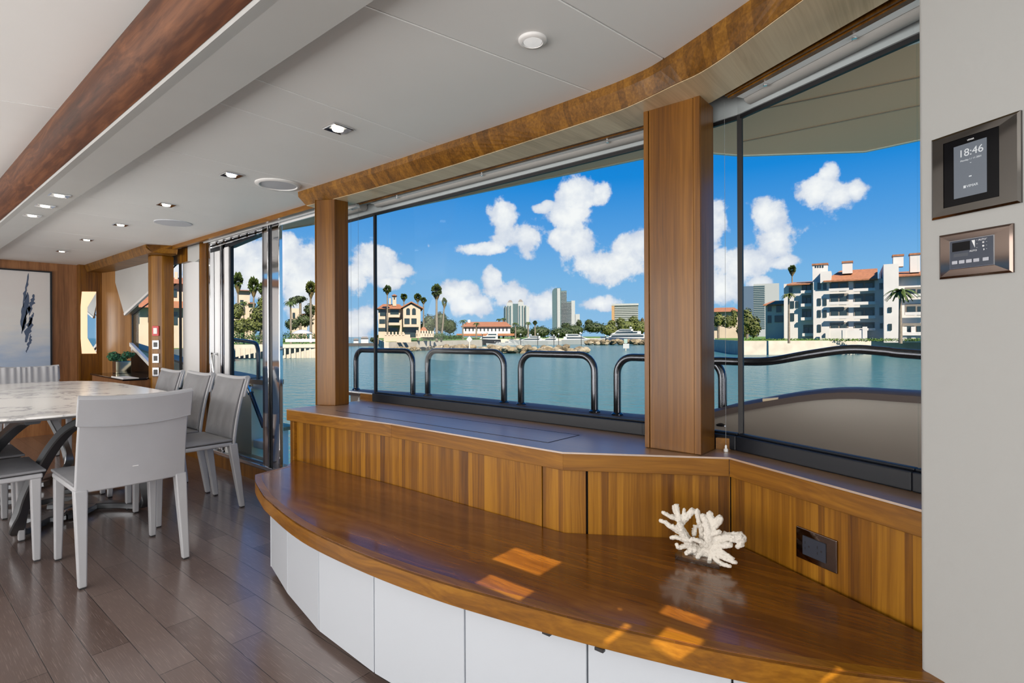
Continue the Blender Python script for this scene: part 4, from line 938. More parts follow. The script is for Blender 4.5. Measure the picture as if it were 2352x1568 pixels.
def leaves(mb, c, r, n, size, rr_, squash=1.0, shell=0.55):
    for _ in range(n):
        d = Vector((rr_.gauss(0, 1), rr_.gauss(0, 1), rr_.gauss(0, 1))).normalized(); q = rr_.uniform(shell, 1.0)
        p = Vector(c)+Vector((d.x*r[0]*q, d.y*r[1]*q, d.z*r[2]*q))
        nrm = (d+Vector((rr_.uniform(-.7, .7), rr_.uniform(-.7, .7), rr_.uniform(-.3, .9)))).normalized()
        a_ = nrm.orthogonal().normalized(); a_ = (Matrix.Rotation(rr_.uniform(0, 6.28), 3, nrm) @ a_); b_ = nrm.cross(a_); s_ = size*rr_.uniform(.6, 1.3)
        mb.add([p-a_*s_*.5, p+b_*s_*.32+nrm*s_*.08, p+a_*s_*.5, p-b_*s_*.32+nrm*s_*.08], [(0, 1, 2, 3)])
lm = MB(); rl_ = random.Random(5)
for k in range(9): leaves(lm, (-7.2+rl_.uniform(-.05, .05), 1.833+rl_.uniform(-.10, .10), 0.935+rl_.uniform(-.02, .03)), (0.05, 0.055, 0.04), 60, 0.035, rl_)
lm.build('foliage', leafmat('plant_green', (0.05, 0.17, 0.08), 0.6, 30), pl)
MB().tube([(-7.2, 1.83, 0.885), (-7.2, 1.83, 0.94)], 0.006, 6).build('stem', leafmat('stem_green', (0.08, 0.12, 0.05)), pl)

# ------------------------------------------------------------------ the yacht outside the glass
def sweep_wall(pts, y0, y1, zb):
    mb = MB(); mb.loft([[(x, y+y0, zb), (x, y+y0, z), (x, y+y1, z), (x, y+y1, zb)] for x, y, z in pts]); return mb
capA = [(-3.66, 2.43, 0.722), (-3.0, 2.42, 0.738), (-2.4, 2.42, 0.745), (-1.6, 2.42, 0.742), (-1.2, 2.42, 0.742), (-0.95, 2.42, 0.775), (-0.709, 2.42, 0.85), (-0.388, 2.42, 0.926), (-0.101, 2.42, 0.933), (0.5, 2.42, 0.925)]
capA_s = [tuple(p) for p in spline(capA, 40)]
bw = empty('side_bulwark', (-1.5, 2.45, -0.6), 0, 'low painted side bulwark with a dark cap rail outside the bay windows', 'bulwark')
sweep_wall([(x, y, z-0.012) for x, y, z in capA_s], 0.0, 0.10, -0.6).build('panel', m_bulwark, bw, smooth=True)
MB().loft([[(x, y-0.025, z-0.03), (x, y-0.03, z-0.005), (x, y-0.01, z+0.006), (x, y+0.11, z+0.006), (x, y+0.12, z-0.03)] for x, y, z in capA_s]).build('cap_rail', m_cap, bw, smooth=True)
capB = [(-10.5, 2.2, 1.22), (-9.2, 2.36, 1.06), (-8.27, 2.42, 0.945), (-7.5, 2.45, 0.865), (-6.49, 2.45, 0.77), (-5.8, 2.45, 0.742), (-5.40, 2.45, 0.72)]
bf = empty('forward_bulwark', (-7, 2.45, -0.6), 0, 'beige forward side bulwark with a teak cap beyond the glass door', 'bulwark')
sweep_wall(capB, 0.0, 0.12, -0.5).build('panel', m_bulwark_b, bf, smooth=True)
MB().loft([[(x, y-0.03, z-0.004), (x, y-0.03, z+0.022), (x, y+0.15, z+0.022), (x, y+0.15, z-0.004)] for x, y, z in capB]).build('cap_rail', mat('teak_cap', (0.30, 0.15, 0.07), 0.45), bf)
gt = empty('boarding_gate', (-5.0, 2.5, -0.5), 0, 'white boarding gate frame beside the beige bulwark seen through the glass door', 'gate')
for b_ in ((-5.39, -5.05, 0.63, 0.69), (-5.39, -5.05, 0.05, 0.13)): MB().box(b_[0], b_[1], 2.46, 2.56, b_[2], b_[3]).build('frame_rail', m_superw, gt, bevel=0.01)
MB().box(-5.11, -5.05, 2.46, 2.56, -0.5, 0.69).build('frame_post', m_superw, gt, bevel=0.01); MB().box(-5.395, -5.04, 2.42, 2.60, 0.69, 0.735).build('teak_cap', mat('teak_cap_gate', (0.36, 0.20, 0.10), 0.45), gt)
MB().tube([(-5.30, 2.40, 0.60), (-5.04, 2.40, 0.30)], 0.020, 12).build('gas_strut', m_rail, gt, smooth=True); MB().tube([(-5.36, 2.40, 0.66), (-5.30, 2.40, 0.60)], 0.028, 12).build('strut_joint', m_chrome, gt, smooth=True)
MB().tube([(-5.42, 2.41, 0.655), (-5.28, 2.41, 0.655)], 0.012, 10).build('hinge_bar', m_chrome, gt, smooth=True)
ste = empty('boarding_steps', (-6.5, 2.9, -1.0), 0, 'teak boarding step outside the glass door beyond the gate', 'steps')
MB().box(-7.2, -6.0, 2.75, 3.25, 0.06, 0.10).build('tread', m_teakdeck, ste); MB().box(-7.2, -6.0, 2.70, 2.75, -0.02, 0.12).build('tread_edge', m_superw, ste); MB().box(-7.1, -6.1, 2.8, 3.2, -2.2, 0.06).build('riser', m_superw, ste)
struct('trim_27', MB().box(-10, 0.8, 2.06, 2.46, -0.06, -0.02), m_teakdeck)
def hoop(x0, x1, zt, zb, y, label, r=0.019, R=0.085, group='tubular hoops on the bulwark'):
    t = empty('rail_hoop', (x0, y, zb), 0, label, 'handrail', group)
    pts = [(x0, y, zb)]+[(x0, y, zt-R)]
    pts += [(x0+R-R*math.cos(a_), y, zt-R+R*math.sin(a_)) for a_ in [PI/2*k/7 for k in range(1, 8)]]
    pts += [(x1-R+R*math.sin(a_), y, zt-R+R*math.cos(a_)) for a_ in [PI/2*k/7 for k in range(0, 8)]]+[(x1, y, zb)]
    MB().tube(pts, r, 14).build('tube', m_rail, t, smooth=True)
    for x in (x0, x1): MB().lathe([(0.030, 0), (0.030, 0.006), (0.020, 0.014)], (x, y, zb), 16).build('flange', m_rail, t, smooth=True)
hoop(-3.60, -2.92, 1.045, 0.735, 2.44, 'dark tubular hoop rail seen left of and behind the first black mullion')
hoop(-2.765, -2.082, 1.052, 0.748, 2.44, 'dark tubular hoop rail, the long complete one right of the black mullion')
hoop(-1.952, -1.458, 1.046, 0.748, 2.44, 'dark tubular hoop rail, the shorter complete one in the middle window')
hoop(-1.325, -0.80, 1.040, 0.745, 2.44, 'dark tubular hoop rail half hidden by the thick wooden post')
fh = empty('rail_hoop', (-5.3, 2.47, 0.76), 0, 'dark bent grab rail beyond the glass door on the teak cap', 'handrail')
MB().tube(spline([(-5.29, 2.47, 0.73), (-5.29, 2.47, 0.95), (-5.31, 2.47, 1.05), (-5.40, 2.47, 1.095), (-5.8, 2.46, 1.12), (-6.6, 2.45, 1.16)], 40), 0.019, 12).build('tube', m_rail, fh, smooth=True)
hr = empty('side_handrail', (-0.6, 2.42, 0.9), 0, 'thick black handrail rising and levelling across the right window outside', 'handrail')
MB().tube(spline([(-1.15, 2.42, 0.86), (-1.0, 2.42, 0.98), (-0.86, 2.42, 1.030), (-0.709, 2.42, 1.034), (-0.595, 2.42, 1.040), (-0.45, 2.42, 1.070), (-0.314, 2.42, 1.092), (-0.2, 2.42, 1.086), (-0.10, 2.42, 1.076), (0.5, 2.42, 1.04)], 50), 0.018, 14).build('tube', m_rail, hr, smooth=True)
for x, z in ((0.35, 1.05),): MB().tube([(x, 2.42, 0.92), (x, 2.42, z)], 0.015, 10).build('stanchion', m_rail, hr)
MB().tube([(-0.62, 2.398, 0.875), (-0.56, 2.398, 0.885)], 0.008, 8).build('deck_light', mat('deck_light_lens', (0.7, 0.55, 0.4), 0.3), bw)
# roof overhang
ovp = [(-4.62, 2.06), (-4.6, 2.36), (-3.4, 2.53), (-1.283, 2.665), (-1.05, 2.72), (-0.864, 2.966), (-0.359, 3.315), (-0.139, 3.29), (0.9, 3.30)]
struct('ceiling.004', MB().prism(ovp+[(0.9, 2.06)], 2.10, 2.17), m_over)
mb = MB()
for a_, b_ in zip(ovp[:-1], ovp[1:]): mb.seg(a_, b_, 0.008, 2.095, 2.175)
struct('trim_28', mb, m_overedge)
struct('trim_29', MB().tube([(-1.0, 2.35, 2.099), (0.8, 2.62, 2.099)], 0.003, 6).tube([(-0.8, 2.75, 2.099), (0.8, 2.85, 2.099)], 0.003, 6), mat('overhang_seam', (0.22, 0.19, 0.15), 0.6))
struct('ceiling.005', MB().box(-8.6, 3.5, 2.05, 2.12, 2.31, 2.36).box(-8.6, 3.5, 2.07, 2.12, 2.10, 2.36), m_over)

# ------------------------------------------------------------------ the bay outside: sea, islands, buildings, trees, boats
SEA = -2.0
_mat = mat
def mat(name, col, *a, **k): return _mat(name, tuple(c*0.50 for c in col), *a, **k)     # outdoor paints and leaves
def sea_mat():
    m = bpy.data.materials.new('teal_sea_water'); m.use_nodes = True; nt = m.node_tree; N = nt.nodes.new; L = nt.links.new; b = nt.nodes['Principled BSDF']
    b.inputs['Base Color'].default_value = (0.036, 0.110, 0.122, 1); b.inputs['Roughness'].default_value = 0.15; b.inputs['IOR'].default_value = 1.16
    g = N('ShaderNodeNewGeometry'); prev = None
    for sc_, st, di in ((1.1, 0.55, 0.35), (5.0, 0.5, 0.08)):
        mp = N('ShaderNodeMapping'); L(g.outputs['Position'], mp.inputs[0]); mp.inputs['Scale'].default_value = (0.8, 1.5, 1); mp.inputs['Rotation'].default_value = (0, 0, 0.6)
        n = N('ShaderNodeTexNoise'); L(mp.outputs[0], n.inputs['Vector']); n.inputs['Scale'].default_value = sc_; n.inputs['Detail'].default_value = 4
        bp = N('ShaderNodeBump'); bp.inputs['Strength'].default_value = st; bp.inputs['Distance'].default_value = di; L(n.outputs[0], bp.inputs['Height'])
        if prev: L(prev.outputs[0], bp.inputs['Normal'])
        prev = bp
    L(prev.outputs[0], b.inputs['Normal']); return m
sea = MB().add([(-3000, -400, SEA), (3000, -400, SEA), (3000, 4000, SEA), (-3000, 4000, SEA)], [(0, 1, 2, 3)]).build('sea', sea_mat())
sea['kind'] = 'structure'
m_lawn = mat('lawn_green', (0.13, 0.26, 0.025), 0.9, noise_amt=0.35, noise_scale=1.5)
m_hedge = leafmat('hedge_green', (0.05, 0.12, 0.018), 0.5, 2.5)
m_tree = leafmat('dark_tree_green', (0.050, 0.075, 0.018), 0.5, 1.2)
m_tree2 = leafmat('olive_tree_green', (0.13, 0.15, 0.03), 0.5, 1.2)
m_palm = leafmat('palm_green', (0.085, 0.13, 0.025), 0.5, 2)
m_palm_dry = leafmat('dry_palm_skirt', (0.22, 0.15, 0.06), 0.4, 2)
m_trunk = mat('palm_trunk', (0.30, 0.24, 0.18), 0.9, noise_amt=0.25, noise_scale=4)
m_stucco = mat('cream_stucco', (0.76, 0.60, 0.46), 0.85, noise_amt=0.06, noise_scale=0.6)
m_stucco_w = mat('white_stucco', (0.95, 0.88, 0.84), 0.85, noise_amt=0.06, noise_scale=0.4)
m_roof = mat('terracotta_tiles', (0.50, 0.19, 0.08), 0.8, noise_amt=0.25, noise_scale=3)
m_win = mat('dark_window_glass', (0.035, 0.055, 0.06), 0.12, spec=0.7)
m_shade_roof = mat('loggia_shade_roof', (0.30, 0.26, 0.22), 0.85)  # loggia recess shade put into the colour; also serves dark roofs
m_seawall = mat('pale_seawall', (0.76, 0.67, 0.56), 0.9, noise_amt=0.12, noise_scale=0.8)
m_rock = mat('breakwater_rock', (0.33, 0.25, 0.15), 0.9, noise_amt=0.4, noise_scale=1.2)
m_boat = mat('white_gelcoat', (0.72, 0.72, 0.72), 0.3)
m_twr = mat('pale_tower_concrete', (0.55, 0.56, 0.55), 0.7)
m_twr_g = mat('blue_green_curtain_wall', (0.13, 0.20, 0.21), 0.25)
def island(name, pts, ztop, m, wall=m_seawall):
    P = [at(px, d).to_2d() for px, d in pts]
    MBx = MB().prism([tuple(p) for p in P], SEA-0.5, ztop-0.02); o = MBx.build(name, wall); o['kind'] = 'structure'
    c = sum(P, Vector((0, 0)))/len(P)
    MB().prism([tuple(c+(p-c)*0.995) for p in P], ztop-0.02, ztop+0.03).build('lawn', m, o)
    return o
island('ground', [(882, 107), (893, 107), (1107, 163), (1110, 200), (1500, 235), (1640, 200), (1650, 500), (860, 500)], 0.05, m_lawn)
island('ground.001', [(1700, 84), (1806, 84), (2500, 82), (2600, 260), (1640, 260), (1640, 110)], 0.22, m_lawn)
island('ground.002', [(150, 40), (420, 60), (535, 78), (735, 80), (742, 150), (740, 420), (0, 420), (-100, 80)], -0.12, m_lawn)
def hyp(px): return HOR-(px-1176)*math.sin(ROLL)
class Far:
    def __init__(s, name, px0, d, label, cat, group=None):
        s.p0 = px0; s.d = d; s.k = d/FPX; p = at(px0, d, 771); s.th = math.atan((px0-1176)/FPX); s.dist = d/math.cos(s.th)
        s.root = empty(name, (p.x, p.y, 0), YAW-s.th, label, cat, group)      # turned to face the bay
    def X(s, px): return math.tan(math.atan((px-1176)/FPX)-s.th)*s.dist
    def Zp(s, px, py): return EYE+(hyp(px)-py)/FPX*(s.d-s.X(px)*math.sin(s.th))
    def box(s, x0, x1, yt, yb, y0, y1, mb=None):
        mb = mb or MB(); xm = (x0+x1)/2; return mb.box(s.X(x0), s.X(x1), y0, y1, s.Zp(xm, yb), s.Zp(xm, yt))
    def part(s, name, mb, m, **k): return mb.build(name, m, s.root, local=True, **k)
    def windows(s, rects, y, par, name='window', m=m_win, dep=0.5):
        for (x0, x1, yt, yb) in rects: s.box(x0, x1, yt, yb, y-0.12, y+dep).build(name, m, par, local=True)
    def loggia(s, rects, y, par):
        for (x0, x1, yt, yb) in rects:
            f = s.box(x0, x1, yt, yb, y-0.06, y+0.2).build('loggia', m_shade_roof, par, local=True)
            w = (x1-x0); 
            for k in (0.08, 0.55): s.box(x0+w*k, x0+w*(k+0.37), yt+(yb-yt)*0.25, yb, y-0.12, y+0.1).build('window', m_win, f, local=True)
            mb = MB(); s.box(x0-1.5, x1+1.5, yb-(yb-yt)*0.20, yb+2, y-0.9, y-0.6, mb); mb.build('balcony', m_stucco_w, f, local=True)
    def roof(s, x0, x1, ye, yr, y0, y1, inset=0.15, par=None, m=m_roof):
        a_, b_ = s.X(x0), s.X(x1); xm = (x0+x1)/2; ze, zr = s.Zp(xm, ye), s.Zp(xm, yr); w = (b_-a_)*inset; ym = (y0+y1)/2
        return MB().add([(a_, y0, ze), (b_, y0, ze), (b_, y1, ze), (a_, y1, ze), (a_+w, ym, zr), (b_-w, ym, zr)], [(0, 1, 5, 4), (1, 2, 5), (2, 3, 4, 5), (3, 0, 4), (3, 2, 1, 0)]).build('roof', m, par or s.root, local=True)

# cream villa with arched windows
v = Far('villa', 926, 118, 'cream villa with two arched windows, terracotta roof and bell tower on the seawall', 'house')
body = v.part('body', v.box(926, 966, 712, 776, 0, 12), m_stucco)
g_ = MB().prism_n([(v.X(926), 0, v.Zp(946, 712)), (v.X(966), 0, v.Zp(946, 712)), (v.X(966), 0, v.Zp(946, 706)), (v.X(946), 0, v.Zp(946, 697)), (v.X(926), 0, v.Zp(946, 705))], (0, 12, 0)); g_.build('gable', m_stucco, v.root, local=True)
MB().prism_n([(v.X(921), -0.5, v.Zp(946, 708)), (v.X(945), -0.5, v.Zp(946, 694.5)), (v.X(972), -0.5, v.Zp(946, 709)), (v.X(972), -0.5, v.Zp(946, 706.5)), (v.X(945), -0.5, v.Zp(946, 692)), (v.X(921), -0.5, v.Zp(946, 705))], (0, 13, 0)).build('roof', m_roof, v.root, local=True)
wing = v.part('wing', v.box(868, 926, 708, 776, 2.5, 12), m_stucco); v.roof(864, 930, 708, 694, 1.5, 12, 0.2)
for cx_ in (937.5, 951):
    xs_ = [v.X(cx_+4.3*math.cos(t)) for t in [PI*k/8 for k in range(9)]]; zs_ = [v.Zp(cx_, 712-4.6*math.sin(t)) for t in [PI*k/8 for k in range(9)]]
    MB().prism_n([(v.X(cx_+4.3), -0.1, v.Zp(cx_, 722.5))]+[(x_, -0.1, z_) for x_, z_ in zip(xs_, zs_)]+[(v.X(cx_-4.3), -0.1, v.Zp(cx_, 722.5))], (0, 0.3, 0)).build('arched_window', m_win, body, local=True)
v.windows([(929, 941, 731, 744), (945, 957, 731, 744), (930, 955, 752, 774)], 0, body)
v.windows([(872, 886, 710, 724), (896, 916, 710, 722), (870, 884, 732, 742), (895, 917, 729, 740), (868, 886, 752, 760), (890, 914, 752, 760)], 2.5, wing)
tb = v.part('bell_tower', v.box(901, 910, 676, 700, 4, 6), m_stucco); v.roof(899, 912, 676, 671.5, 3.6, 6.4, 0.4, tb); v.windows([(904.2, 907, 678, 684)], 4, tb)
v.part('chimney', v.box(892.5, 897, 681, 696, 5, 6), m_stucco)
for (x0, x1, yt) in ((926, 962, 745), (893, 918, 723), (893, 919, 741)): v.part('balcony', v.box(x0, x1, yt, yt+6, -1.5, 0.2 if x0 > 920 else 2.6), m_stucco)
lean = v.part('lean_to', v.box(966, 985, 760, 776, 3, 9), m_stucco); v.roof(966, 984, 760, 750, 2.5, 9, 0.3)
tw = Far('terrace_wall', 930, 112, 'low cream terrace wall with square piers in front of the arched villa', 'wall')
tw.part('wall', tw.box(884, 942, 768, 778, 0, 0.4), m_stucco)
for i_ in range(7):
    tw.part('pier', tw.box(956+i_*6.2, 959.5+i_*6.2, 758+i_*0.3, 772, 0, 0.5), m_stucco)
for i_ in range(6): tw.part('pier', tw.box(884+i_*8, 888+i_*8, 762, 770, -0.1, 0.5), m_stucco)
tw.part('wall', tw.box(956, 996, 766, 774, 0, 0.4), m_stucco); tw.part('lower_wall', tw.box(882, 944, 776, 786, -1.5, -1.0), m_stucco)

def broad_tree(px, d, blobs, label, m=m_tree, seed=1, cat='tree', group='trees on the far shore', leaf=None, name='broadleaf_tree'):
    f = Far(name, px, d, label, cat, group); r_ = random.Random(seed); mb = MB(); k = f.k
    for (x, y, rx, ry) in blobs:
        c = (f.X(x), r_.uniform(-1, 1)*rx*k*0.3, f.Zp(x, y)); n = int(90+rx*ry*0.9)
        leaves(mb, c, (rx*k, rx*k*0.8, ry*k), min(n, 900), leaf or max(0.5, 4.2*k), r_, shell=0.6)
        bm = bmesh.new(); bmesh.ops.create_icosphere(bm, subdivisions=2, radius=1)
        mb.add([(c[0]+v_.co.x*rx*k*.8, c[1]+v_.co.y*rx*k*.6, c[2]+v_.co.z*ry*k*.8) for v_ in bm.verts], [tuple(q.index for q in fc.verts) for fc in bm.faces]); bm.free()
    f.part('foliage', mb, m)
    x, y = blobs[0][0], blobs[0][1]
    MB().tube([(f.X(x), 0, -0.3), (f.X(x), 0, max(f.Zp(x, y), 0.4))], 0.25, 8).build('trunk', m_trunk, f.root, local=True)
    return f
def palm(px, py, r, base_py, d, label, lean=0, fan=True, ry=None, seed=0, tw_=1.6, m=m_palm, group='palms on the far shore'):
    f = Far('palm_tree', px, d, label, 'palm tree', group); r_ = random.Random(seed+int(px)); k = f.k; ry = ry or r; c = Vector((0, 0, f.Zp(px, py)))
    mb = MB(); dry = MB()
    if fan:
        for i in range(90):
            dv = Vector((r_.gauss(0, 1), r_.gauss(0, 1), r_.gauss(0.25, 0.9))).normalized()
            tip = c+Vector((dv.x*r*k*r_.uniform(.8, 1.05), dv.y*r*k, dv.z*ry*k*r_.uniform(.8, 1.05))); s_ = dv.orthogonal().normalized()*(0.30*r*k*r_.uniform(.6, 1.1)); s2 = dv.cross(s_).normalized()*s_.length
            base_ = c.lerp(tip, 0.25)
            for ss in (s_, s2): mb.add([base_, c.lerp(tip, .75)+ss, tip, c.lerp(tip, .75)-ss], [(0, 1, 2, 3)])
        for i in range(26):
            a_ = r_.uniform(0, 6.28); q = r_.uniform(.25, .55)*r*k; top = c+Vector((math.cos(a_)*q, math.sin(a_)*q, -ry*k*0.45)); bot = c+Vector((math.cos(a_)*q*.35, math.sin(a_)*q*.35, -ry*k*1.25)); s_ = Vector((-math.sin(a_), math.cos(a_), 0))*q*.5
            dry.add([top-s_, top+s_, bot], [(0, 1, 2)])
        dry.build('dead_fronds', m_palm_dry, f.root, local=True)
    else:
        for i in range(22):
            a_ = 6.283*i/22+r_.uniform(-.1, .1); up = r_.uniform(-.1, .9); L_ = r*k*r_.uniform(.85, 1.1); dx, dy = math.cos(a_), math.sin(a_); prev = None
            for j in range(6):
                t = j/5; p = c+Vector((dx*L_*t, dy*L_*t, (up*t-1.25*t*t*(0.6+up*0.3))*L_)); w = L_*0.13*(1-0.75*t)+0.02
                lft, rgt = p+Vector((-dy*w, dx*w, -w*.6)), p+Vector((dy*w, -dx*w, -w*.6))
                if prev: mb.add([prev[0], prev[1], p, lft], [(0, 1, 2, 3)]); mb.add([prev[1], prev[2], rgt, p], [(0, 1, 2, 3)])
                prev = (lft, p, rgt)
    f.part('crown', mb, m)
    zb = min(f.Zp(px, base_py), -0.15); MB().tube([(lean*k, 0, zb), (lean*k*.4, 0, (zb+c.z)*.5), (0, 0, c.z-ry*k*.2)], tw_*k, 8, [1.25, 1.0, .8]).build('trunk', m_trunk, f.root, local=True)
    return f
palm(890, 664, 11, 770, 116, 'fan palm just right of the first black mullion, beside the bell tower')
palm(928, 681, 9, 700, 135, 'fan palm showing above the arched villa roof')
palm(960, 682, 10, 740, 135, 'left one of two touching palms right of the arched villa')
palm(973, 689, 8, 740, 135, 'right one of two touching palms right of the arched villa')
palm(1003, 668, 14, 770, 118, 'tallest fan palm on the seawall with a thick pale trunk', ry=18, tw_=2.6)
palm(1021, 694, 7, 768, 118, 'slim leaning fan palm right of the tallest palm', lean=-8, ry=12, tw_=1.8)
palm(1063, 736, 11, 768, 170, 'low feathery palm left of the long red-roofed building', fan=False)
palm(1094, 742, 9, 766, 190, 'small palm in front of the long red roof', fan=False)
palm(1146, 733, 8, 750, 230, 'palm over the right part of the long red roof, left of a pair', fan=False)
palm(1156, 731, 9, 750, 230, 'palm over the right end of the long red roof', fan=False)
palm(1184, 742, 10, 768, 200, 'palm between the red-roofed building and the twin towers', fan=False)
palm(1213, 740, 9, 766, 200, 'palm standing in front of the twin towers', fan=False)
palm(1229, 741, 6, 766, 230, 'small round palm right of the twin towers', fan=True)
broad_tree(1000, 140, [(985, 745, 18, 26), (1012, 740, 20, 27), (1034, 750, 18, 20), (972, 755, 12, 18)], 'large dark dense tree behind the tall palms')
broad_tree(1200, 255, [(1190, 762, 30, 16), (1240, 762, 30, 15), (1290, 764, 34, 14)], 'dark tree belt behind the marina, below the twin towers', seed=2)
broad_tree(1350, 262, [(1320, 758, 26, 14), (1300, 748, 12, 8), (1365, 752, 30, 14), (1352, 740, 10, 8), (1330, 742, 8, 8)], 'tree belt behind the marina right of the tall glass tower', seed=3, m=m_tree)
broad_tree(1430, 262, [(1400, 757, 24, 16), (1440, 750, 26, 16), (1470, 752, 20, 18), (1425, 738, 12, 10), (1455, 735, 14, 10), (1405, 742, 10, 8)], 'tree belt in front of the wide hotel block', seed=4, m=m_tree2)
hd = Far('hedge', 1010, 112, 'bright clipped hedge along the top of the pale seawall', 'hedge'); mbx = MB(); rr_ = random.Random(8)
for i_ in range(24): leaves(mbx, (hd.X(975+i_*4), 2+i_*0.9, hd.Zp(975+i_*4, 776-i_*0.1)), (0.9, 0.7, 0.55), 60, 0.35, rr_)
for i_ in range(10): leaves(mbx, (hd.X(985+i_*4), 2+i_*0.3, hd.Zp(985, 771)), (0.9, 0.7, 0.7), 60, 0.35, rr_)
hd.part('foliage', mbx, m_hedge)
# long red-roofed building
lb = Far('red_roofed_building', 1115, 215, 'long low white building with a red tile roof behind the marina', 'building')
b1_ = lb.part('body', lb.box(1062, 1172, 750, 772, 0, 20), m_stucco_w); lb.roof(1058, 1176, 750, 737.5, -1, 20, 0.1); lb.part('awning', lb.box(1050, 1180, 766, 771, -5, 0), m_roof)
lb.windows([(1068+i_*8.6, 1071+i_*8.6, 753, 760) for i_ in range(12)], 0, b1_)
lb.part('cupola', lb.box(1073, 1079, 733, 741, 8, 12), m_stucco_w)
# towers
def tower(px, d, label, blocks, name='tower_block', group='towers on the skyline'):
    t = Far(name, px, d, label, 'tower', group)
    for (x0, x1, yt, yb, m_, y0, round_) in blocks:
        if round_:
            w = t.X(x1)-t.X(x0); cx_ = (t.X(x0)+t.X(x1))/2; n = 20; poly = [(cx_+w/2*math.cos(2*PI*i/n), y0+w/2+w/2*math.sin(2*PI*i/n)) for i in range(n)]
            o_ = MB().prism(poly, t.Zp(px, yb), t.Zp(px, yt)).build('shaft', m_, t.root, local=True, smooth=True)
        else: o_ = t.part('shaft', t.box(x0, x1, yt, yb, y0, y0+w if False else y0+30), m_)
    return t
tm = Far('tower_block', 1187, 900, 'twin-topped beige and green residential tower on the skyline', 'tower', 'towers on the skyline')
for (x0, x1, yt, m_, y0) in ((1157, 1164, 704, m_twr, 6), (1164, 1178, 694, m_twr, 3), (1178, 1190, 697, m_twr_g, 4), (1190, 1203, 693, m_twr, 2), (1203, 1211, 700, m_twr, 5), (1209, 1216, 703, m_twr, 7)):
    tm.part('shaft', tm.box(x0, x1, yt, 786, y0, y0+30), m_)
for (x0, x1) in ((1165.5, 1168.5), (1171, 1174), (1192, 1195), (1199, 1202), (1206, 1208.5), (1159.5, 1162)): tm.part('glass_strip', tm.box(x0, x1, 702, 786, 1.0, 8), m_twr_g)
tm.roof(1166, 1178, 694, 688, 3, 20, 0.3, m=m_shade_roof); tm.roof(1190, 1202, 693, 686.5, 2, 20, 0.3, m=m_shade_roof)
tg = Far('tower_block', 1290, 1000, 'tallest dark glass tower with a rounded shoulder on the skyline', 'tower', 'towers on the skyline')
def vround(x0, x1, yt, r_):
    pts = [(x0, 786), (x1, 786), (x1, yt+(0 if r_ < 0 else 0))]
    pts = [(x1, 786), (x1, yt)]+[(x0+r_-r_*math.sin(a_), yt+r_-r_*math.cos(a_)) for a_ in [PI/2*k/6 for k in range(7)]]+[(x0, 786)]
    return [(tg.X(x), 0, tg.Zp(1290, y)) for x, y in pts]
MB().prism_n(vround(1268.5, 1289, 661, 10), (0, 30, 0)).build('shaft', m_twr_g, tg.root, local=True)
tg.part('shaft', tg.box(1288, 1302, 667, 786, 3, 30), m_twr_g); tg.part('pale_strip', tg.box(1280, 1287, 662, 786, -1.5, 2), m_twr)
tg.part('low_shaft', tg.box(1302, 1314, 692, 786, 2, 25), m_twr_g); tg.part('low_shaft', tg.box(1312.5, 1321, 690, 786, 1, 25), m_twr); tg.part('low_shaft', tg.box(1322, 1332, 721, 786, 4, 25), m_twr)
for i_ in range(34): tg.part('floor_band', tg.box(1288.4, 1313.6, 670+i_*2.8, 670.8+i_*2.8, 0.5, 4) if i_ > 8 else tg.box(1288.4, 1301.6, 670+i_*2.8, 670.8+i_*2.8, 1.8, 4), m_twr)
th_ = Far('tower_block', 1437, 520, 'wide hotel block with pale floor bands and an orange side wall', 'tower', 'towers on the skyline')
th_.part('body', th_.box(1405, 1466, 699, 786, 0, 25), mat('hotel_grey', (0.30, 0.32, 0.28), 0.6)); th_.part('side_wall', th_.box(1405, 1411.5, 699, 786, -0.8, 0), mat('orange_render', (0.62, 0.36, 0.16), 0.8)); th_.part('top_band', th_.box(1405, 1467, 697, 701.5, -1, 25), m_twr)
for i_ in range(13): th_.part('floor_band', th_.box(1412, 1466, 705+i_*4.2, 706.6+i_*4.2, -0.6, 0.2), m_twr)
tr = Far('tower_block', 1735, 600, 'blue-grey slab tower left of the white apartment house', 'tower', 'towers on the skyline')
tr.part('body', tr.box(1708, 1731, 657, 790, 0, 25), mat('slate_blue_glass', (0.16, 0.22, 0.30), 0.2)); tr.part('wing', tr.box(1731, 1790, 651, 790, 1, 25), m_twr)
for i_ in range(24): tr.part('floor_band', tr.box(1731.5, 1757, 656+i_*4.2, 657.8+i_*4.2, 0.4, 1.2), m_twr_g)
broad_tree(1480, 300, [(1476, 742, 5, 14)], 'sliver of brown tree at the left side of the thick wooden post', m=m_palm_dry, seed=9)

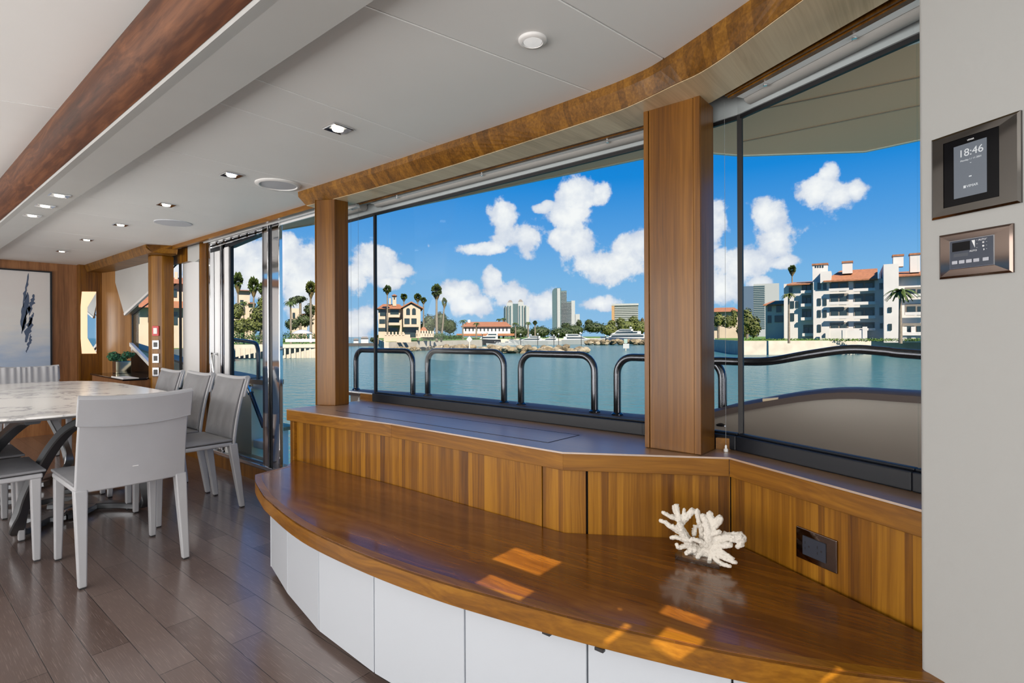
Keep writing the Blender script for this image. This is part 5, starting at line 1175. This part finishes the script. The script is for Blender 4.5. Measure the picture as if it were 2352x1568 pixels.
# white apartment house on the right
ap = Far('apartment_house', 1950, 86, 'white four-storey apartment house with loggias, chimneys and orange roofs, in the right window', 'building')
mid = ap.part('body', ap.box(1868, 2034, 643, 786, 0, 18), m_stucco_w)
lw = ap.part('left_wing', ap.box(1798, 1868, 648, 786, 2, 16), m_stucco_w); low = ap.part('low_wing', ap.box(1748, 1800, 694, 786, 6, 18), m_stucco_w)
rw_ = ap.part('right_tower', ap.box(2028, 2062, 610, 786, -2.5, 14), m_stucco_w); rr2 = ap.part('right_wing', ap.box(2060, 2260, 630, 786, -1, 16), m_stucco_w)
def slope(x0, x1, x2, x3, ye, yr, y0, y1, nm='roof'):   # eave x0..x1 at the front, ridge x2..x3 behind
    xm = (x0+x1)/2; MB().add([(ap.X(x0), y0, ap.Zp(xm, ye)), (ap.X(x1), y0, ap.Zp(xm, ye)), (ap.X(x3), y1, ap.Zp(xm, yr)), (ap.X(x2), y1, ap.Zp(xm, yr)), (ap.X(x0), y0, ap.Zp(xm, ye+3)), (ap.X(x1), y0, ap.Zp(xm, ye+3)), (ap.X(x3), y1, ap.Zp(xm, ye+3)), (ap.X(x2), y1, ap.Zp(xm, ye+3))],
        [(0, 1, 2, 3), (4, 5, 6, 7), (0, 1, 5, 4), (1, 2, 6, 5), (3, 0, 4, 7), (2, 3, 7, 6)]).build(nm, m_roof, ap.root, local=True)
slope(1892, 2016, 1930, 2020, 643, 611, -1, 6); slope(1806, 1872, 1816, 1870, 650, 640, 1, 6); slope(1744, 1804, 1760, 1800, 695, 683, 5, 10); slope(2056, 2270, 2060, 2250, 630, 610, -2, 6)
def chim(x0, x1, yt, yb, y0, slots_=0):
    c = ap.part('chimney', ap.box(x0, x1, yt+4, yb, y0, y0+1.6), m_stucco_w); ap.box(x0-1.5, x1+1.5, yt, yt+4, y0-0.1, y0+1.7).build('chimney_cap', m_roof, c, local=True)
    for i_ in range(slots_): ap.box(x0+6+i_*5.5, x0+9+i_*5.5, yt+5, yt+10, y0-0.06, y0+0.1).build('vent', m_win, c, local=True)
chim(1866, 1901, 603, 648, 1, 4); chim(1935, 1959, 596, 625, 2); chim(2052, 2076, 584, 612, 0); chim(2091, 2114, 581, 625, 0); ap.part('turret', ap.box(1885, 1910, 624, 650, -0.8, 2), m_stucco_w)
rows = [(645, 667), (674, 698), (706, 730), (740, 757)]
ap.loggia([(1906, 1949, a_, b_) for a_, b_ in rows]+[(1961, 2009, a_, b_) for a_, b_ in rows], 0, mid)
ap.windows([(x, x+8, a_, a_+16) for x in (1878, 1891) for a_ in (649, 685, 712)]+[(1878, 1886, 745, 762), (2020, 2028, 650, 664), (2020, 2028, 706, 724), (2021, 2027, 742, 754)], 0, mid)
ap.loggia([(1840, 1862, a_+2, b_+3) for a_, b_ in rows[:3]]+[(1843, 1868, 745, 770)], 2, lw); ap.windows([(1812, 1822, 690, 706), (1812, 1822, 718, 736), (1810, 1818, 658, 670), (1826, 1832, 690, 705)], 2, lw)
ap.windows([(1753, 1762, 700, 712), (1774, 1786, 697, 714), (1753, 1762, 722, 740), (1770, 1790, 722, 738)], 6, low); ap.windows([(2038, 2046, 707, 718), (2038, 2046, 744, 758)], -2.5, rw_)
ap.loggia([(2078, 2130, 698, 722), (2078, 2130, 660, 680), (2072, 2130, 742, 768)], -1, rr2)
gw = Far('garden_wall', 1950, 84.6, 'pale balustrade wall with square piers before the apartment house', 'wall')
gw.part('wall', gw.box(1898, 1992, 758, 780, 0, 0.3), m_stucco_w); gw.part('pier', gw.box(1896, 1905, 751, 782, -0.1, 0.5), m_stucco_w); gw.part('pier', gw.box(1981, 1992, 750, 782, -0.1, 0.5), m_stucco_w); gw.part('pier', gw.box(1935, 1943, 755, 782, -0.1, 0.5), m_stucco_w)
gw.part('wall', gw.box(2060, 2200, 762, 782, 0.3, 0.6), m_stucco_w); gw.part('pier', gw.box(2073, 2083, 750, 782, 0, 0.8), m_stucco_w); gw.part('pier', gw.box(2093, 2103, 750, 782, 0, 0.8), m_stucco_w)
hd2 = Far('hedge', 1900, 83.6, 'low bright green hedge on the right seawall below the apartments', 'hedge'); mbx = MB()
for i_ in range(60): leaves(mbx, (hd2.X(1700+i_*8), 0.6, hd2.Zp(1700+i_*8, 780)), (0.5, 0.4, 0.26), 40, 0.2, rr_)
hd2.part('foliage', mbx, leafmat('bright_hedge', (0.16, 0.28, 0.03), 0.4, 3))
palm(2068, 668, 34, 782, 74, 'big feathery palm before the right end of the apartment house', fan=False, tw_=3.2)
palm(1812, 676, 17, 778, 80, 'slender palm before the left wing of the apartment house', fan=False, tw_=2.2, m=m_tree2)
palm(1820, 619, 10, 650, 100, 'palm crown poking above the apartment roof', fan=True, ry=12)
broad_tree(1725, 98, [(1716, 735, 16, 30), (1732, 750, 15, 26), (1706, 758, 14, 18)], 'olive tree clump right of the black mullion in the right window', m=m_tree2, seed=5)
broad_tree(1660, 120, [(1650, 735, 14, 18), (1672, 738, 16, 16), (1686, 730, 8, 22)], 'trees in the narrow pane right of the thick wooden post', m=m_tree2, seed=6)
hb = Far('shore_house', 1660, 150, 'beige house with a red roof behind the narrow pane by the wooden post', 'house'); b2_ = hb.part('body', hb.box(1630, 1700, 716, 785, 0, 12), m_stucco); hb.roof(1628, 1702, 716, 704, -1, 12, 0.2); hb.windows([(1640, 1650, 726, 738), (1664, 1672, 726, 738), (1640, 1650, 748, 758)], 0, b2_)

# left shore through the door and the forward windows
lv = Far('villa', 420, 62, 'two-storey cream villa with orange tile roofs beyond the forward windows', 'house')
lo = lv.part('body', lv.box(285, 520, 706, 808, 0, 14), m_stucco); lv.roof(278, 528, 708, 672, -1.2, 14, 0.12); up_ = lv.part('upper_storey', lv.box(372, 470, 646, 690, 3, 12), m_stucco); lv.roof(366, 476, 648, 624, 2, 13, 0.2)
lv.windows([(305, 320, 722, 742), (340, 352, 722, 740), (396, 408, 716, 745), (462, 470, 716, 740), (425, 440, 716, 742)], 0, lo); lv.windows([(396, 406, 660, 678), (467, 473, 658, 676)], 3, up_)
lv.part('chimney', lv.box(400, 408, 612, 640, 6, 8), m_stucco)
pv = Far('villa', 575, 120, 'pinkish villas half hidden by palms beyond the glass door', 'house')
b3_ = pv.part('body', pv.box(548, 574, 668, 790, 0, 10), m_stucco); pv.part('body', pv.box(530, 548, 700, 790, -2, 8), m_stucco); b4_ = pv.part('body', pv.box(572, 586, 698, 790, -1, 8), m_stucco); pv.roof(546, 576, 668, 662, -1, 10, 0.2); pv.roof(570, 588, 698, 692, -2, 8, 0.2); pv.windows([(552, 560, 690, 702), (536, 544, 715, 728), (550, 558, 745, 760)], -2.02, b3_)
pv2 = Far('villa', 690, 130, 'pale villa with small tower right of the door frame, behind trees', 'house')
b5_ = pv2.part('body', pv2.box(668, 690, 708, 790, 0, 8), m_stucco); pv2.part('body', pv2.box(690, 705, 724, 790, -1, 8), m_stucco); pv2.roof(690, 706, 724, 719, -1.5, 8, 0.3); pv2.part('body', pv2.box(715, 740, 700, 790, 0, 8), m_stucco); pv2.windows([(672, 678, 718, 730)], 0, b5_)
palm(547, 645, 13, 760, 98, 'left palm of the dense group seen through the glass door', ry=24, tw_=2)
palm(583, 655, 14, 760, 98, 'middle palm of the dense group seen through the glass door', ry=22, tw_=2)
palm(608, 664, 15, 760, 98, 'right palm of the dense group seen through the glass door', ry=22, tw_=2)
palm(560, 694, 12, 760, 92, 'low palm in front of the pinkish villas through the door', fan=False)
palm(714, 662, 13, 768, 100, 'tall brownish palm just left of the left wooden post', ry=20, m=m_tree2, tw_=2.6)
palm(668, 694, 16, 768, 95, 'palm just right of the wide chrome door stile', fan=False, tw_=2.2)
broad_tree(690, 110, [(690, 686, 16, 7), (676, 690, 12, 8), (712, 712, 14, 16), (700, 735, 22, 16), (672, 745, 18, 14)], 'spreading tree over the umbrella left of the wooden post', m=m_tree, seed=12, group='trees on the left shore')
broad_tree(590, 90, [(600, 722, 26, 22), (585, 745, 26, 18), (552, 748, 22, 18), (606, 695, 14, 18), (545, 715, 16, 18)], 'bushy tree mass on the left shore seen through the door', m=m_tree2, seed=13, group='trees on the left shore')
hl = Far('hedge', 640, 84, 'dark clipped hedge on the left shore behind the umbrella', 'hedge'); mbx = MB()
for i_ in range(40): leaves(mbx, (hl.X(536+i_*5), 0.8, hl.Zp(600, 775)), (0.6, 0.5, 1.0), 45, 0.28, rr_)
hl.part('foliage', mbx, m_hedge)
ub = Far('garden_umbrella', 694, 81, 'white open garden umbrella on the left shore', 'umbrella')
MB().lathe([(23*ub.k, -0.25), (17*ub.k, 0.05), (8*ub.k, 0.28), (0.02, 0.36)], (0, 0, ub.Zp(694, 762)), 20).build('canopy', m_boat, ub.root, local=True, smooth=True); MB().tube([(0, 0, -0.1), (0, 0, ub.Zp(694, 758))], 0.04, 6).build('pole', m_boat, ub.root, local=True)
sw = Far('pile_dock', 630, 77.5, 'concrete quay edge on square piles along the left shore', 'dock')
sw.part('deck', sw.box(420, 735, 791, 800, 0, 0.8), m_seawall)
for i_ in range(17): sw.part('pile', sw.box(540+i_*11.6-4, 540+i_*11.6, 800, 822, 0, 0.5), m_seawall)
bl = Far('balustrade', 690, 80, 'low white garden balustrade above the quay on the left shore', 'wall'); bl.part('wall', bl.box(655, 735, 778, 785, 0, 0.3), m_stucco_w); bl.part('pier', bl.box(711, 716, 768, 786, -0.1, 0.4), m_stucco_w)
# far pier with houses in the left strip
fp = Far('far_pier', 835, 176, 'distant dark pier seen through the narrow pane by the left post', 'pier'); fp.part('deck', fp.box(780, 868, 788, 796, 0, 4), mat('dark_pier', (0.10, 0.09, 0.09), 0.9))
for (x0, x1, yt, nm, lab) in ((812, 823, 777, 'far_house', 'tiny pale house left of the two on the distant pier'), (829, 846, 773, 'far_house', 'tiny pale house right of the two on the distant pier')):
    q = Far(nm, (x0+x1)/2, 178, lab, 'house', 'tiny houses on the distant pier'); q.part('body', q.box(x0, x1, yt+4, 789, 0, 4), m_stucco_w); q.roof(x0-1, x1+1, yt+4, yt, -0.3, 4.3, 0.2, m=m_shade_roof)
palm(869, 772, 4, 790, 185, 'tiny palm at the distant pier by the black mullion', fan=True)
broad_tree(860, 190, [(856, 780, 7, 6), (866, 784, 9, 6)], 'small dark trees at the right end of the distant pier', seed=15)

# rocks of the breakwater
m_rocks = [mat('rock_a', (0.36, 0.28, 0.17), 0.9, noise_amt=0.35, noise_scale=2), mat('rock_b', (0.25, 0.19, 0.11), 0.9, noise_amt=0.35, noise_scale=2), mat('rock_c', (0.46, 0.38, 0.26), 0.9, noise_amt=0.3, noise_scale=2)]
rk = random.Random(21); rock_mesh = []
for i in range(5):
    bm = bmesh.new(); bmesh.ops.create_icosphere(bm, subdivisions=2, radius=0.5)
    for v_ in bm.verts: v_.co *= 1+0.45*(noise.noise(v_.co*2.2+Vector((i*7, 0, 0)))); v_.co.z *= 0.75
    me = bpy.data.meshes.new('boulder'); bm.to_mesh(me); bm.free(); me.materials.append(m_rocks[i % 3]); rock_mesh.append(me)
def boulder(p, s_, label, group):
    o = bpy.data.objects.new('boulder', rk.choice(rock_mesh)); COL.objects.link(o); o.location = p; o.scale = (s_, s_, s_*0.9); o.rotation_euler = (0, 0, rk.uniform(0, 6.28)); tag(o, label, 'rock', group)
LBL = 'tan boulder in the low breakwater in front of the marina'; GRP = 'boulders of the breakwater'
for i in range(150):
    f = rk.random(); px = 1000+345*f; d = 99+rk.uniform(-3, 3)-2*f; top = 0.35+0.55*rk.random()*(1-max(0, (px-1300)/60)); p = at(px, d); boulder((p.x, p.y, SEA+top*1.3*rk.random()+0.1), rk.uniform(1.1, 1.9), LBL, GRP)
for i in range(90):
    f = rk.random(); px = 893+200*f; d = 106+54*f*0.65; p = at(px, d-1.5-rk.random()*1.5); boulder((p.x, p.y, SEA+0.2+0.5*rk.random()), rk.uniform(0.9, 1.5), 'small tan boulder at the foot of the pale seawall', 'boulders at the seawall foot')
for i in range(55):
    f = rk.random(); px = 1340+160*f; p = at(px, 176+rk.uniform(-2, 2)); boulder((p.x, p.y, SEA+0.5+0.9*rk.random()), rk.uniform(1.6, 2.4), 'brown boulder of the far jetty below the white yachts', 'boulders of the far jetty')

# yachts of the marina
def yacht(px0, px1, py_w, d, tiers, label, group='motor yachts in the marina', hull_m=m_boat, hull_h=8, flip=1):
    f = Far('motor_yacht', (px0+px1)/2, d, label, 'yacht', group); k = f.k; L_ = (px1-px0)*k; h = hull_h*k; zw = SEA-0.1; rings = []
    for i in range(9):
        t = i/8; x = (t-0.5)*L_*flip; w = L_*0.12*(1-max(0, (t-0.45)/0.55)**2.2)+0.05; sh = h*(1+0.35*t*t)
        rings.append([(x, -w*.55, zw), (x+L_*0.05*t*flip, -w, zw+sh), (x+L_*0.05*t*flip, w, zw+sh), (x, w*.55, zw)])
    f.part('hull', MB().loft(rings), hull_m, smooth=False)
    z = zw+h*1.05
    for (a_, b_, hh, rake) in tiers:
        x0, x1 = (a_-0.5)*L_*flip, (b_-0.5)*L_*flip; H_ = hh*k; w = L_*0.085; rk_ = rake*L_*flip
        c = MB().loft([[(x0, -w, z), (x1, -w*.7, z), (x1, w*.7, z), (x0, w, z)], [(x0, -w*.9, z+H_), (x1-rk_, -w*.6, z+H_), (x1-rk_, w*.6, z+H_), (x0, w*.9, z+H_)]]).build('cabin', m_boat, f.root, local=True)
        MB().loft([[(x0+(x1-x0)*.12, -w*1.02, z+H_*.38), (x1-(x1-x0)*.06-rk_*.4, -w*.80, z+H_*.38), (x1-(x1-x0)*.06-rk_*.4, w*.80, z+H_*.38), (x0+(x1-x0)*.12, w*1.02, z+H_*.38)], [(x0+(x1-x0)*.12, -w*.99, z+H_*.75), (x1-rk_*.9, -w*.70, z+H_*.75), (x1-rk_*.9, w*.70, z+H_*.75), (x0+(x1-x0)*.12, w*.99, z+H_*.75)]]).build('window_band', m_win, c, local=True)
        z += H_
    MB().lathe([(0.02*L_, 0), (0.028*L_, 0.012*L_), (0.02*L_, 0.03*L_), (0, 0.034*L_)], (-0.05*L_*flip, 0, z+0.01*L_), 12).build('radar_dome', m_boat, f.root, local=True, smooth=True)
    MB().tube([(-0.05*L_*flip, 0, z-0.1), (-0.05*L_*flip, 0, z+0.02*L_)], 0.012*L_, 8).build('mast', m_boat, f.root, local=True)
    return f
yacht(1082, 1150, 787, 185, [(0.1, 0.75, 8, .16), (0.1, 0.5, 6, .1)], 'dark-hulled motor yacht in front of the long red-roofed building', hull_m=mat('dark_hull', (0.05, 0.05, 0.06), 0.3), hull_h=13, flip=-1)
yacht(1172, 1258, 788, 182, [(0.15, 0.80, 6, .22), (0.2, 0.55, 5, .1)], 'white sport yacht moored right of the small tenders', hull_h=10, flip=-1)
yacht(1228, 1290, 790, 188, [(0.15, 0.75, 6, .2), (0.2, 0.5, 4, .1)], 'white motor yacht below the tallest glass tower', hull_h=9, flip=-1)
yacht(1290, 1385, 788, 192, [(0.05, 0.72, 7, .25), (0.1, 0.5, 6, .12)], 'larger white motor yacht right of the tallest glass tower', hull_h=11)
yacht(1385, 1500, 793, 198, [(0.1, 0.95, 9, .16), (0.25, 0.85, 7, .14), (0.4, 0.75, 5, .1)], 'big three-deck white yacht with a dark blue hull at the wooden post', hull_m=mat('navy_hull', (0.16, 0.20, 0.30), 0.3), hull_h=13, flip=-1)
yacht(1118, 1152, 792, 172, [(0.1, 0.4, 4, .05)], 'small white tender at the end of the pale seawall, left of a pair', hull_h=5, group='tenders by the seawall', flip=-1)
yacht(1146, 1180, 791, 176, [(0.3, 0.7, 4, .15)], 'small white tender beside the sport yacht, right of a pair', hull_h=6, group='tenders by the seawall', flip=-1)
# lamp posts of the marina
for i, (px, py) in enumerate(((1108, 766), (1196, 768), (1235, 767), (1272, 770), (1283, 767), (1335, 766), (1391, 771))):
    q = Far('marina_lamp', px, 174, 'globe lamp on a dark post in the marina, number %s from the left' % ('one', 'two', 'three', 'four', 'five', 'six', 'seven')[i], 'street lamp', 'globe lamps of the marina')
    MB().tube([(0, 0, SEA), (0, 0, q.Zp(px, py))], 0.10, 6).build('post', m_dark, q.root, local=True); MB().lathe([(0.0, -0.3), (0.25, -0.15), (0.3, 0), (0.25, 0.15), (0, 0.3)], (0, 0, q.Zp(px, py)), 10).build('globe', m_boat, q.root, local=True, smooth=True)
# navigation signs standing in the water
ds = Far('diamond_sign', 1078, 92, 'white diamond navigation sign on a post before the pale seawall', 'sign')
ds.part('board', MB().prism_n([(0, 0, ds.Zp(1078, 771)), (7*ds.k, 0, ds.Zp(1078, 779)), (0, 0, ds.Zp(1078, 787)), (-7*ds.k, 0, ds.Zp(1078, 779))], (0, 0.05, 0)), m_boat); MB().tube([(0, 0.1, SEA-0.5), (0, 0.1, ds.Zp(1078, 780))], 0.13, 8).build('post', m_seawall, ds.root, local=True)
ws = Far('water_sign', 1437, 110, 'small pale square sign on a post in the water near the wooden post', 'sign')
ws.part('board', ws.box(1431, 1445, 789, 800, 0, 0.06), m_boat); ws.part('upper_board', ws.box(1433, 1441, 778, 788, 0, 0.06), mat('pale_green_board', (0.45, 0.6, 0.55), 0.7)); MB().tube([(0, 0.12, SEA-0.5), (0, 0.12, ws.Zp(1437, 782))], 0.12, 8).build('post', m_seawall, ws.root, local=True)
